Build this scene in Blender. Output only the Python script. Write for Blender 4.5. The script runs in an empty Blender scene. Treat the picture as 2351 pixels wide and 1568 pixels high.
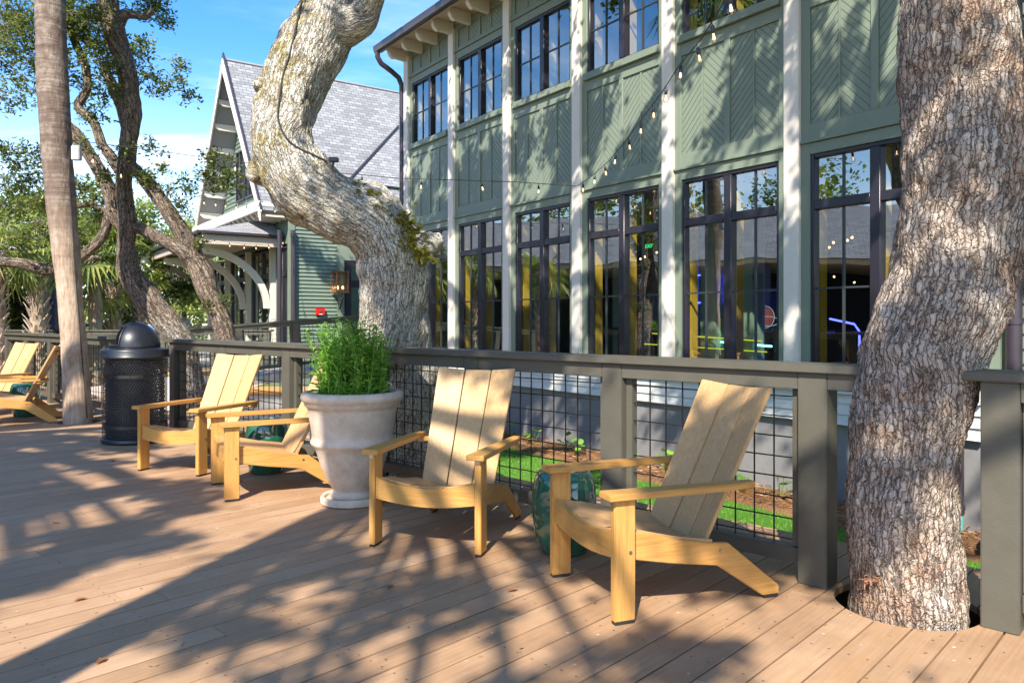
import bpy, bmesh, math, random
import numpy as np
from mathutils import Vector, Matrix, noise
R = math.radians
SC = bpy.context.scene
C = SC.collection
rnd = random.Random(7)

# ------------------------------------------------------------------ camera, sky, sun
F = 1745.0 / 2351.0
cam = bpy.data.cameras.new("camera"); co = bpy.data.objects.new("camera", cam); C.objects.link(co)
co.location = (0, 0, 1.28); co.rotation_euler = (R(90), 0, 0)
cam.sensor_width = 36; cam.lens = 36 * F; cam.shift_y = -48 / 2351
cam.clip_start = 0.05; cam.clip_end = 600
SC.camera = co
SUN_E = 43.0
sh = Vector((0.25, 0.968, 0)).normalized()            # where the light travels to, on the ground
sdir = Vector((sh.x * math.cos(R(SUN_E)), sh.y * math.cos(R(SUN_E)), -math.sin(R(SUN_E))))
sl = bpy.data.lights.new("sun", 'SUN'); sl.energy = 4.6; sl.angle = R(0.53); sl.color = (1.0, 0.93, 0.82)
so = bpy.data.objects.new("sun", sl); C.objects.link(so)
so.rotation_euler = sdir.to_track_quat('-Z', 'Y').to_euler()
SC.view_settings.view_transform = 'Standard'; SC.view_settings.look = 'None'
SC.view_settings.exposure = 1.13; SC.view_settings.gamma = 1.0
W = bpy.data.worlds.new("World"); SC.world = W; W.use_nodes = True
SC.cycles.max_bounces = 6; SC.cycles.transparent_max_bounces = 12
SC.cycles.caustics_reflective = False; SC.cycles.caustics_refractive = False
SC.cycles.sample_clamp_indirect = 6.0

# ------------------------------------------------------------------ node helpers
class G:
    """tiny node-graph helper"""
    def __init__(s, nt): s.nt = nt; s.L = nt.links
    def n(s, t, **k):
        d = s.nt.nodes.new(t)
        for a, b in k.items(): setattr(d, a, b)
        return d
    def put(s, sock, v):
        if v is None: return
        if isinstance(v, bpy.types.NodeSocket): s.L.new(v, sock)
        else:
            if isinstance(v, (tuple, list)) and len(v) == 3 and sock.type == 'RGBA': v = (*v, 1)
            sock.default_value = v
    def m(s, op, a, b=None, c=None, clamp=False):
        d = s.n('ShaderNodeMath', operation=op, use_clamp=clamp)
        s.put(d.inputs[0], a); s.put(d.inputs[1], b); s.put(d.inputs[2], c); return d.outputs[0]
    def vm(s, op, a, b=None):
        d = s.n('ShaderNodeVectorMath', operation=op)
        s.put(d.inputs[0], a); s.put(d.inputs[1], b); return d.outputs[0]
    def noise(s, vec, scale, detail=4, rough=.55, dist=0):
        d = s.n('ShaderNodeTexNoise'); s.put(d.inputs['Vector'], vec); d.inputs['Scale'].default_value = scale
        d.inputs['Detail'].default_value = detail; d.inputs['Roughness'].default_value = rough
        d.inputs['Distortion'].default_value = dist; return d.outputs['Fac']
    def noisec(s, vec, scale, detail=2):
        d = s.n('ShaderNodeTexNoise'); s.put(d.inputs['Vector'], vec); d.inputs['Scale'].default_value = scale
        d.inputs['Detail'].default_value = detail; return d.outputs['Color']
    def vor(s, vec, scale, feat='F1', rand=1.0):
        d = s.n('ShaderNodeTexVoronoi', feature=feat); s.put(d.inputs['Vector'], vec)
        d.inputs['Scale'].default_value = scale; d.inputs['Randomness'].default_value = rand; return d
    def ramp(s, f, stops, interp='LINEAR'):
        d = s.n('ShaderNodeValToRGB'); d.color_ramp.interpolation = interp; e = d.color_ramp.elements
        while len(e) < len(stops): e.new(0.5)
        for i, (p, c) in enumerate(stops):
            e[i].position = p; e[i].color = (*c, 1) if len(c) == 3 else c
        s.put(d.inputs[0], f); return d.outputs[0]
    def mr(s, f, a, b, c=0., d=1., smooth=False):
        x = s.n('ShaderNodeMapRange'); x.interpolation_type = 'SMOOTHSTEP' if smooth else 'LINEAR'
        s.put(x.inputs[0], f)
        for i, v in enumerate((a, b, c, d)): s.put(x.inputs[i + 1], v)
        return x.outputs[0]
    def mix(s, f, a, b, mode='MIX'):
        d = s.n('ShaderNodeMix', data_type='RGBA', blend_type=mode)
        s.put(d.inputs[0], f); s.put(d.inputs[6], a); s.put(d.inputs[7], b); return d.outputs[2]
    def bump(s, h, dist=.01, strength=1., normal=None):
        d = s.n('ShaderNodeBump'); d.inputs['Distance'].default_value = dist; s.put(d.inputs['Strength'], strength)
        s.put(d.inputs['Height'], h)
        if normal: s.L.new(normal, d.inputs['Normal'])
        return d.outputs[0]
    def sep(s, v):
        d = s.n('ShaderNodeSeparateXYZ'); s.put(d.inputs[0], v); return d.outputs
    def comb(s, x, y, z):
        d = s.n('ShaderNodeCombineXYZ'); s.put(d.inputs[0], x); s.put(d.inputs[1], y); s.put(d.inputs[2], z); return d.outputs[0]
    def scale(s, v, sc):
        return s.vm('MULTIPLY', v, sc)

def mat(name, build=None, color=(.5, .5, .5), rough=.5, metal=0., spec=.5, emit=None, es=1., coat=0.):
    m = bpy.data.materials.new(name); m.use_nodes = True; nt = m.node_tree
    b = nt.nodes['Principled BSDF']; g = G(nt)
    b.inputs['Base Color'].default_value = (*color, 1); b.inputs['Roughness'].default_value = rough
    b.inputs['Metallic'].default_value = metal; b.inputs['Specular IOR Level'].default_value = spec
    b.inputs['Coat Weight'].default_value = coat; b.inputs['Coat Roughness'].default_value = .05
    if emit: b.inputs['Emission Color'].default_value = (*emit, 1); b.inputs['Emission Strength'].default_value = es
    if build:
        tc = g.n('ShaderNodeTexCoord')
        r = build(g, tc, b) or {}
        for k, v in r.items():
            g.put(b.inputs[k], v)
    return m

def painted(name, col, rough=.5, var=.12, bump=.002, streak=None, sc=6.):
    """paint with faint unevenness, optional grain direction"""
    def f(g, tc, b):
        o = tc.outputs['Object']
        n1 = g.noise(o, sc, 5); v = g.scale(o, streak) if streak else o
        n2 = g.noise(v, 14, 5, .6)
        k = g.m('ADD', g.m('MULTIPLY', n1, .6), g.m('MULTIPLY', n2, .4))
        c = g.ramp(k, [(.3, tuple(x * (1 - var) for x in col)), (.7, tuple(min(1, x * (1 + var)) for x in col))])
        return {'Base Color': c, 'Roughness': g.mr(n1, .3, .7, rough - .08, rough + .1), 'Normal': g.bump(n2, bump, .6)}
    return mat(name, f, rough=rough)

# ------------------------------------------------------------------ sky with clouds
def sky():
    g = G(W.node_tree); nt = W.node_tree
    bg = nt.nodes['Background']
    s = g.n('ShaderNodeTexSky', sky_type='NISHITA'); s.sun_disc = False
    s.sun_elevation = R(SUN_E); s.sun_rotation = math.atan2(-sh.x, -sh.y)
    s.ozone_density = 2.2; s.air_density = 1.0; s.dust_density = .35
    tc = g.n('ShaderNodeTexCoord'); v = tc.outputs['Generated']
    x, y, z = g.sep(v)
    zz = g.m('ADD', g.m('MAXIMUM', z, 0.0), .12)
    p = g.comb(g.m('DIVIDE', x, zz), g.m('DIVIDE', y, zz), 0.)
    p2 = g.scale(g.vm('ADD', p, (3.1, 1.7, 0)), (.55, 1.0, 1))
    n = g.noise(p2, .6, 9, .6, .8)
    m_ = g.mr(n, .45, .66, 0, 1, True)
    low = g.mr(z, .16, .50, 1, .12, True)
    m_ = g.m('MULTIPLY', m_, low, clamp=True)
    m_ = g.m('MAXIMUM', m_, g.mr(z, 0.0, .33, .62, 0, True))
    hs = g.n('ShaderNodeHueSaturation'); hs.inputs['Hue'].default_value = .504; hs.inputs['Saturation'].default_value = 1.36; hs.inputs['Value'].default_value = 1.0
    g.put(hs.inputs['Color'], s.outputs[0])
    c = g.mix(g.m('MULTIPLY', m_, .72), hs.outputs[0], (7.2, 7.9, 8.9))
    g.put(bg.inputs[0], c); bg.inputs[1].default_value = 0.15
sky()

# ------------------------------------------------------------------ scene-graph helpers
def mtl(o, m):
    if m is None: return
    for x in (m if isinstance(m, (list, tuple)) else [m]): o.data.materials.append(x)
def tag(o, label=None, cat=None, group=None, kind=None):
    if label: o['label'] = label
    if cat: o['category'] = cat
    if group: o['group'] = group
    if kind: o['kind'] = kind
    return o
def empty(name, loc=(0, 0, 0), rz=0, label=None, cat=None, group=None):
    o = bpy.data.objects.new(name, None); C.objects.link(o); o.location = loc; o.rotation_euler = (0, 0, rz)
    o.empty_display_size = .1
    return tag(o, label, cat, group)
def mesh(name, verts, faces, m, parent=None, smooth=False, uvs=None, mi=None):
    me = bpy.data.meshes.new(name); me.from_pydata([tuple(v) for v in verts], [], faces)
    if uvs is not None:
        ul = me.uv_layers.new(name='UVMap'); ul.data.foreach_set('uv', np.asarray(uvs, dtype=np.float32).ravel())
    if smooth: me.polygons.foreach_set('use_smooth', [True] * len(me.polygons))
    if mi is not None: me.polygons.foreach_set('material_index', mi)
    me.update()
    o = bpy.data.objects.new(name, me); C.objects.link(o); mtl(o, m); o.parent = parent
    return o
class MB:
    """mesh builder collecting shapes into one part"""
    def __init__(s): s.v = []; s.f = []; s.mi = []; s.cur = 0
    def add(s, vs, fs):
        k = len(s.v); s.v += [tuple(v) for v in vs]; s.f += [tuple(i + k for i in f) for f in fs]; s.mi += [s.cur] * len(fs)
    def box(s, x0, x1, y0, y1, z0, z1):
        s.hexa([(x0, y0, z0), (x1, y0, z0), (x1, y1, z0), (x0, y1, z0), (x0, y0, z1), (x1, y0, z1), (x1, y1, z1), (x0, y1, z1)])
    def hexa(s, p): s.add(p, [(0, 3, 2, 1), (4, 5, 6, 7), (0, 1, 5, 4), (1, 2, 6, 5), (2, 3, 7, 6), (3, 0, 4, 7)])
    def prism(s, poly, axis, a, b):
        """poly 2D (ccw or cw) extruded along axis 'x','y','z' from a to b"""
        def P(q, t): return {'x': (t, q[0], q[1]), 'y': (q[0], t, q[1]), 'z': (q[0], q[1], t)}[axis]
        n = len(poly); vs = [P(q, a) for q in poly] + [P(q, b) for q in poly]
        fs = [tuple(range(n - 1, -1, -1)), tuple(range(n, 2 * n))] + [(i, (i + 1) % n, n + (i + 1) % n, n + i) for i in range(n)]
        s.add(vs, fs)
    def tube(s, pts, r, seg=8, cap=True, smooth=0):
        pts = [Vector(p) for p in pts]; rs = r if isinstance(r, (list, tuple)) else [r] * len(pts)
        k = len(s.v); n = len(pts); a = None; vs = []
        for i, p in enumerate(pts):
            t = (pts[min(i + 1, n - 1)] - pts[max(i - 1, 0)]).normalized()
            if a is None: a = t.orthogonal().normalized()
            a = (a - t * a.dot(t)).normalized(); b = t.cross(a)
            for j in range(seg):
                th = 2 * math.pi * j / seg; vs.append(p + (a * math.cos(th) + b * math.sin(th)) * rs[i])
        fs = [(i * seg + j, i * seg + (j + 1) % seg, (i + 1) * seg + (j + 1) % seg, (i + 1) * seg + j) for i in range(n - 1) for j in range(seg)]
        if cap: fs += [tuple(range(seg - 1, -1, -1)), tuple((n - 1) * seg + j for j in range(seg))]
        s.add(vs, fs)
    def lathe(s, prof, c=(0, 0, 0), seg=40):
        k = len(s.v); vs = []; n = len(prof)
        for r_, z in prof:
            for j in range(seg):
                th = 2 * math.pi * j / seg; vs.append((c[0] + r_ * math.cos(th), c[1] + r_ * math.sin(th), c[2] + z))
        fs = [(i * seg + j, i * seg + (j + 1) % seg, (i + 1) * seg + (j + 1) % seg, (i + 1) * seg + j) for i in range(n - 1) for j in range(seg)]
        s.add(vs, fs)
    def ball(s, c, r, seg=12, sq=(1, 1, 1)):
        s_ = MB(); n = seg // 2
        pr = [(max(1e-4, math.sin(math.pi * i / n)), -math.cos(math.pi * i / n)) for i in range(n + 1)]
        s_.lathe(pr, (0, 0, 0), seg)
        s.add([(c[0] + v[0] * r * sq[0], c[1] + v[1] * r * sq[1], c[2] + v[2] * r * sq[2]) for v in s_.v], s_.f)
    def build(s, name, m, parent=None, smooth=False, bevel=0, seg=2, angle=None):
        o = mesh(name, s.v, s.f, m, parent, smooth, mi=s.mi if max(s.mi or [0]) else None)
        bm = bmesh.new(); bm.from_mesh(o.data)
        bmesh.ops.recalc_face_normals(bm, faces=bm.faces)
        if bevel:
            ed = [e for e in bm.edges if len(e.link_faces) == 2 and e.calc_face_angle(0) > .5]
            bmesh.ops.bevel(bm, geom=ed, offset=bevel, segments=seg, affect='EDGES', clamp_overlap=True)
        bm.to_mesh(o.data); bm.free()
        if angle or bevel:
            o.data.polygons.foreach_set('use_smooth', [True] * len(o.data.polygons))
            o.data.set_sharp_from_angle(angle=R(angle or 40))
        return o
def copy_tree(o, parent=None, mats=None):
    c = o.copy(); C.objects.link(c); c.parent = parent
    for ch in [x for x in o.children]: copy_tree(ch, c)
    return c
def P(xd, yd, Y):
    """a point seen in the photo at (xd, yd) (2351 px wide) at distance Y"""
    return Vector(((xd - 1175.5) / 1745 * Y, Y, 1.28 + (736 - yd) / 1745 * Y))
def smooth_path(pts, rs, step):
    """Catmull-Rom through pts, resampled about every step metres"""
    pts = [Vector(p) for p in pts]; out = []; ro = []
    n = len(pts)
    for i in range(n - 1):
        p0 = pts[max(i - 1, 0)]; p1 = pts[i]; p2 = pts[i + 1]; p3 = pts[min(i + 2, n - 1)]
        k = max(1, int((p2 - p1).length / step))
        for j in range(k):
            t = j / k
            q = .5 * ((2 * p1) + (p2 - p0) * t + (2 * p0 - 5 * p1 + 4 * p2 - p3) * t * t + (3 * p1 - p0 - 3 * p2 + p3) * t ** 3)
            out.append(q); tt = t * t * (3 - 2 * t); ro.append(rs[i] * (1 - tt) + rs[i + 1] * tt)
    out.append(pts[-1]); ro.append(rs[-1])
    return out, ro
def limb(pts, rs, step=.08, seg=20, lump=.06, lscale=1.6, ridge=0., seed=0, rows=None, flat=None, ridgeu=34, ridgev=3.2):
    """tapered, knotted trunk surface -> verts, faces, uvs (uv in metres)"""
    pp, rr = smooth_path(pts, rs, step); n = len(pp)
    T = [(pp[min(i + 1, n - 1)] - pp[max(i - 1, 0)]).normalized() for i in range(n)]
    a = Vector((0, 1, 0)); a = (a - T[0] * a.dot(T[0])).normalized()   # seam on the far side
    vs = []; L = 0; Ls = []
    for i, p in enumerate(pp):
        if i: L += (p - pp[i - 1]).length
        Ls.append(L)
        t = T[i]; a = (a - t * a.dot(t)).normalized(); b = t.cross(a)
        for j in range(seg):
            th = 2 * math.pi * j / seg; d = a * math.cos(th) + b * math.sin(th)
            q = p + d * rr[i]
            s_ = noise.noise(q * lscale + Vector((seed, 0, 0))) * lump + noise.noise(q * lscale * 3 + Vector((0, seed, 0))) * lump * .35
            h = 0
            if ridge:
                cu, cv = math.cos(th) * rr[i] * ridgeu, math.sin(th) * rr[i] * ridgeu; wv_ = noise.noise(q * 5) * .9
                n1 = noise.noise(Vector((cu * .8 + wv_, cv * .8 + wv_, L * ridgev * .22 + seed))); n2 = noise.noise(Vector((cu * 1.3 - wv_, cv * 1.3, L * ridgev * .5 + seed + 9)))
                h = (min(1, abs(n1) * 4.5) * .7 + min(1, abs(n2) * 4.5) * .3 - .6) * ridge + noise.noise(q * 22) * ridge * .6
            vs.append(q + d * (s_ * rr[i] / .2 * .35 + h) if not flat else q + d * h)
    fs = []; uv = []
    for i in range(n - 1):
        for j in range(seg):
            fs.append((i * seg + j, i * seg + (j + 1) % seg, (i + 1) * seg + (j + 1) % seg, (i + 1) * seg + j))
            c0 = 2 * math.pi * rr[i] * j / seg; c1 = 2 * math.pi * rr[i] * (j + 1) / seg
            d0 = 2 * math.pi * rr[i + 1] * j / seg; d1 = 2 * math.pi * rr[i + 1] * (j + 1) / seg
            uv += [(c0, Ls[i]), (c1, Ls[i]), (d1, Ls[i + 1]), (d0, Ls[i + 1])]
    fs.append(tuple(range((n - 1) * seg, n * seg))); uv += [(0, 0)] * seg
    return vs, fs, uv
def limbs_mesh(name, specs, m, parent=None):
    V = []; Fc = []; U = []
    for sp in specs:
        v, f, u = limb(*sp[:2], **(sp[2] if len(sp) > 2 else {})); k = len(V)
        V += v; Fc += [tuple(i + k for i in q) for q in f]; U += u
    return mesh(name, V, Fc, m, parent, True, U)

# ------------------------------------------------------------------ materials
def bark(name, light, mid, dark, pu=30., pv=9., crack=.10, depth=.012, lichen=None, lamt=.5, red=None, extra=None):
    """furrowed bark: long wandering furrows, cross-cracks and small plates"""
    def f(g, tc, b):
        uv = tc.outputs['UV']; o = tc.outputs['Object']
        w = g.scale(g.vm('SUBTRACT', g.noisec(o, 5, 3), (.5, .5, .5)), (1.3, 1.6, .8))
        w2 = g.scale(g.vm('SUBTRACT', g.noisec(o, 28, 3), (.5, .5, .5)), (1.1, 1.3, .5))
        w3 = g.scale(g.vm('SUBTRACT', g.noisec(o, 110, 2), (.5, .5, .5)), (.45, .6, .4))
        q = g.vm('ADD', g.vm('ADD', g.scale(uv, (pu, pv, 1)), w), g.vm('ADD', w2, w3))
        vA = g.vor(q, 1, 'DISTANCE_TO_EDGE', 1.).outputs['Distance']; cell = g.sep(g.vor(q, 1, 'F1', 1.).outputs['Color'])[0]
        qb = g.scale(g.vm('ADD', q, (5.3, 2.1, 0)), (1.9, 2.6, 1))
        vB = g.vor(qb, 1, 'DISTANCE_TO_EDGE', 1.).outputs['Distance']; cellb = g.sep(g.vor(qb, 1, 'F1', 1.).outputs['Color'])[0]
        qL = g.vm('ADD', g.vm('ADD', g.scale(uv, (pu * .82, pv * .15, 1)), g.scale(w, (.9, .25, .5))), g.scale(g.vm('ADD', w2, w3), (.8, .3, .3)))
        lng = g.mr(g.vor(qL, 1, 'DISTANCE_TO_EDGE', 1.).outputs['Distance'], 0, .11, 0, 1, True)
        n3 = g.noise(o, 2.4, 6, .62); n4 = g.noise(o, 60, 6, .72); n5 = g.noise(o, 170, 3, .6)
        eA = g.mr(vA, crack * .15, crack, 0, 1, True); eB = g.mr(vB, .0, .05, 0, 1, True)
        fur = g.m('MULTIPLY', g.m('MULTIPLY', eA, g.mr(eB, 0, 1, .62, 1)), g.mr(lng, 0, 1, .22, 1))
        H = g.m('ADD', g.m('ADD', g.m('MULTIPLY', g.mr(vA, 0, .22, 0, 1, True), .8), g.m('MULTIPLY', g.mr(vB, 0, .18, 0, 1, True), .35)),
                g.m('ADD', g.m('ADD', g.m('MULTIPLY', lng, 1.1), g.m('MULTIPLY', cell, .45)), g.m('ADD', g.m('MULTIPLY', n4, .6), g.m('MULTIPLY', n5, .2))))
        k = g.m('ADD', g.m('ADD', g.m('MULTIPLY', cell, .20), g.m('MULTIPLY', cellb, .18)), g.m('ADD', g.m('MULTIPLY', n4, .42), g.m('MULTIPLY', n3, .5)))
        c = g.ramp(k, [(.40, mid), (.62, light), (.86, tuple(min(1, x * 1.3) for x in light))])
        if red:
            rm = g.mr(g.noise(g.vm('ADD', o, (7, 3, 1)), 2.2, 7, .68), .47, .60, 0, .85, True)
            rm = g.m('MULTIPLY', rm, g.mr(n4, .38, .6, .1, 1)); c = g.mix(rm, c, red)
        if lichen:
            lm = g.mr(g.noise(g.vm('ADD', o, (1, 9, 4)), 9, 8, .72), .48, .58, 0, lamt, True)
            lm = g.m('MULTIPLY', lm, g.mr(n3, .35, .6, .25, 1)); c = g.mix(lm, c, lichen)
        if extra: c = extra(g, tc, c)
        c = g.mix(g.mr(fur, .0, .75, .12, 1), dark, c)
        return {'Base Color': c, 'Roughness': .92, 'Normal': g.bump(H, depth, 1.)}
    return mat(name, f, rough=.9, spec=.2)

def moss_extra(g, tc, c):
    o = tc.outputs['Object']; x, y, z = g.sep(o)
    a = g.mr(g.noise(g.vm('ADD', o, (4, 4, 8)), 3.8, 7, .7), .46, .60, 0, .85, True)
    a = g.m('MULTIPLY', a, g.mr(x, -.2, -.8, 0, 1, True))
    c = g.mix(a, c, (.36, .29, .10))
    wl = g.mr(g.noise(o, 13, 7, .7), .47, .55, 0, .8, True)
    wl = g.m('MULTIPLY', wl, g.mr(z, 1.9, 2.5, .25, 1, True))
    wl = g.m('MULTIPLY', wl, g.mr(z, 4.6, 3.9, .15, 1, True))
    return g.mix(wl, c, (.74, .73, .64))
M = {}
M['bark_big'] = bark('bark_big', (.55, .49, .40), (.31, .26, .20), (.055, .038, .028), 42, 20, .08, .0075, lichen=(.72, .69, .60), lamt=.7, extra=moss_extra)
M['bark_near'] = bark('bark_near', (.55, .44, .345), (.30, .215, .16), (.045, .03, .022), 42, 22, .08, .009, lichen=(.68, .63, .56), lamt=.55, red=(.36, .17, .085))
M['bark_dark'] = bark('bark_dark', (.33, .25, .185), (.17, .12, .085), (.025, .017, .012), 24, 9, .10, .014, lichen=(.42, .41, .35), lamt=.45)
def pale_foot(g, tc, c):
    x, y, z = g.sep(tc.outputs['Object']); n = g.noise(tc.outputs['Object'], 14, 6, .7)
    k = g.m('MULTIPLY', g.mr(g.m('ADD', z, g.m('MULTIPLY', n, .5)), 2.25, 1.95, 0, 1, True), g.mr(n, .38, .52, 0, .85))
    return g.mix(k, c, (.62, .56, .48))
M['bark_foot'] = bark('bark_foot', (.33, .25, .185), (.17, .12, .085), (.025, .017, .012), 24, 9, .10, .014, lichen=(.42, .41, .35), lamt=.45, extra=pale_foot)
M['bark_far'] = bark('bark_far', (.24, .2, .16), (.13, .1, .08), (.03, .02, .02), 16, 5, .12, .01)
def palm_bark():
    def f(g, tc, b):
        uv = tc.outputs['UV']; o = tc.outputs['Object']
        x, y, z = g.sep(o)
        n = g.noise(g.scale(o, (1, 1, .14)), 40, 6, .7)
        rings = g.noise(g.vm('ADD', g.scale(o, (1.2, 1.2, 16)), g.scale(g.noisec(o, 2, 2), (.6, .6, 2))), 1.1, 4, .6)
        n1 = g.noise(o, 3.5, 5, .6)
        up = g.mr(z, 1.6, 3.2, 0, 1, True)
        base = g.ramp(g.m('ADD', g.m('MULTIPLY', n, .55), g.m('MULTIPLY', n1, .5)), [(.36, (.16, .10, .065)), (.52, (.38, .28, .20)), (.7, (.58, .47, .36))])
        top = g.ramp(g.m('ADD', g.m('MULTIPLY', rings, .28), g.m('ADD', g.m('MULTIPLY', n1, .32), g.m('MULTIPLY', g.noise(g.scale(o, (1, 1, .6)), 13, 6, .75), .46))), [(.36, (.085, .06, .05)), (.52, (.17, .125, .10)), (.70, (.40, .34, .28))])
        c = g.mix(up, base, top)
        return {'Base Color': c, 'Roughness': .9, 'Normal': g.bump(g.m('ADD', n, g.m('MULTIPLY', rings, g.mr(up, 0, 1, .3, 1.6))), .012, 1.)}
    return mat('palm_bark', f, spec=.2)
M['palm_bark'] = palm_bark()

def leafmat(name, cols, trans=.35, rough=.45, spec=.4):
    m = bpy.data.materials.new(name); m.use_nodes = True; nt = m.node_tree; g = G(nt)
    b = nt.nodes['Principled BSDF']; out = nt.nodes['Material Output']
    ge = g.n('ShaderNodeNewGeometry'); tc = g.n('ShaderNodeTexCoord')
    k = g.m('ADD', g.m('MULTIPLY', ge.outputs['Random Per Island'], .6), g.m('MULTIPLY', g.noise(tc.outputs['Object'], 1.1, 3), .4))
    n = len(cols)
    c = g.ramp(k, [(.2 + .6 * i / max(1, n - 1), cols[i]) for i in range(n)])
    g.put(b.inputs['Base Color'], c); b.inputs['Roughness'].default_value = rough; b.inputs['Specular IOR Level'].default_value = spec
    t = g.n('ShaderNodeBsdfTranslucent'); g.put(t.inputs[0], g.mix(.5, c, (.25, .35, .02), 'ADD'))
    mx = g.n('ShaderNodeMixShader'); mx.inputs[0].default_value = trans
    g.L.new(b.outputs[0], mx.inputs[1]); g.L.new(t.outputs[0], mx.inputs[2]); g.L.new(mx.outputs[0], out.inputs[0])
    return m
M['leaf_oak'] = leafmat('leaf_oak', [(.022, .038, .012), (.055, .085, .02), (.12, .155, .03), (.24, .26, .06)], .32)
M['leaf_back'] = leafmat('leaf_back', [(.09, .12, .03), (.20, .24, .05), (.34, .37, .09), (.46, .46, .15)], .45)
M['leaf_back2'] = leafmat('leaf_back2', [(.05, .08, .025), (.12, .165, .04), (.24, .28, .07)], .4)
M['leaf_pot'] = leafmat('leaf_pot', [(.04, .11, .015), (.12, .29, .03), (.20, .44, .05), (.34, .55, .10)], .35, .5)
M['leaf_fern'] = leafmat('leaf_fern', [(.10, .13, .02), (.28, .30, .04), (.45, .42, .06), (.25, .12, .04)], .3)
M['leaf_palm'] = leafmat('leaf_palm', [(.06, .10, .025), (.18, .22, .045), (.36, .37, .10)], .35, .35)
M['leaf_bed'] = leafmat('leaf_bed', [(.06, .16, .02), (.14, .30, .04), (.22, .40, .06)], .3, .3)
M['dead_leaf'] = mat('dead_leaf', color=(.30, .12, .04), rough=.7)

def chairwood(name, ax, a, b_):
    sc = [70, 70, 70]; sc[ax] = 3.5
    def f(g, tc, b):
        o = tc.outputs['Object']; n = g.noise(g.scale(o, tuple(sc)), 1.0, 5, .62); n2 = g.noise(g.scale(o, tuple(x * 2.6 for x in sc)), 1.0, 3, .6)
        k = g.m('ADD', g.m('MULTIPLY', n, .6), g.m('MULTIPLY', n2, .4))
        c = g.ramp(k, [(.36, a), (.64, b_)])
        n3 = g.noise(o, 3.2, 3)
        c = g.mix(g.mr(n3, .4, .7, 0, .35), c, tuple(x * .8 for x in a))
        return {'Base Color': c, 'Roughness': .5, 'Normal': g.bump(k, .0010, .8)}
    return mat(name, f, spec=.35)
CA, CB = (.46, .215, .05), (.62, .34, .10)
M['chair_z'] = chairwood('chair_wood_upright', 2, CA, CB); M['chair_y'] = chairwood('chair_wood_long', 1, CA, CB); M['chair_x'] = chairwood('chair_wood_cross', 0, CA, CB)
M['slat_z'] = chairwood('chair_slat_back', 2, (.46, .275, .115), (.60, .385, .18)); M['slat_y'] = chairwood('chair_slat_seat', 1, (.47, .265, .11), (.60, .365, .165))
M['glide'] = mat('black_glide', color=(.02, .02, .02), rough=.6)
M['screw'] = mat('screw', color=(.4, .38, .35), rough=.35, metal=1)
M['fence'] = painted('fence_paint', (.095, .088, .066), .45, .14, .002, (3, 3, 22), 5)
M['wire'] = mat('black_wire', color=(.012, .012, .014), rough=.35)
M['green'] = painted('green_paint', (.185, .222, .165), .5, .08, .001, (2, 2, 14), 2.5)
M['green_side'] = painted('green_siding', (.155, .205, .155), .5, .08, .001, (1, 1, 3), 2.5)
M['cream'] = painted('cream_paint', (.68, .62, .54), .5, .05, .001, None, 3)
M['tan'] = painted('tan_paint', (.52, .43, .34), .55, .06, .001, None, 3)
M['white_lap'] = painted('white_siding', (.62, .60, .56), .5, .06, .001, (1, 1, 6), 3)
M['frame'] = mat('window_frame', color=(.022, .019, .026), rough=.32)
M['muntin'] = mat('muntin', color=(.035, .042, .045), rough=.35)
M['gutter'] = mat('gutter', color=(.045, .035, .045), rough=.28)
M['found'] = painted('foundation', (.20, .195, .19), .85, .12, .004, None, 2.2)
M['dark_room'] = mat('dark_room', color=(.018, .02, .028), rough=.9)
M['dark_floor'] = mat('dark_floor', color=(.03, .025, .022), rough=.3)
M['in_green'] = mat('interior_green', color=(.36, .46, .34), rough=.6)
M['amber'] = painted('amber_wood', (.80, .47, .05), .5, .12, .001, (8, 8, 1), 3)
M['neon'] = mat('neon_blue', color=(.05, .05, .4), emit=(.05, .06, 1.0), es=6)
M['neon_c'] = mat('neon_cyan', color=(.1, .3, .3), emit=(.25, .85, .8), es=2.5)
M['neon_y'] = mat('neon_yellow', color=(.2, .2, .02), emit=(.55, .6, .03), es=.8)
M['lamp_on'] = mat('lamp_glow', color=(.8, .4, .1), emit=(1.0, .50, .14), es=6)
M['flame'] = mat('lamp_flame', color=(.9, .6, .3), emit=(1.0, .68, .36), es=2.6)
M['copper'] = mat('copper', color=(.42, .17, .09), rough=.35, metal=.7)
M['red'] = mat('red_alarm', color=(.55, .02, .015), rough=.3)
M['black_met'] = mat('black_metal', color=(.012, .013, .017), rough=.38, coat=.25)
M['turq'] = mat('turquoise_pipe', color=(.10, .40, .38), rough=.5)
M['cable'] = mat('cable', color=(.03, .028, .026), rough=.6)
M['orange'] = mat('orange_wood', color=(.55, .28, .08), rough=.6)
M['skin'] = mat('skin', color=(.5, .32, .24), rough=.6)
M['soil'] = mat('soil', color=(.035, .025, .018), rough=.95)
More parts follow.
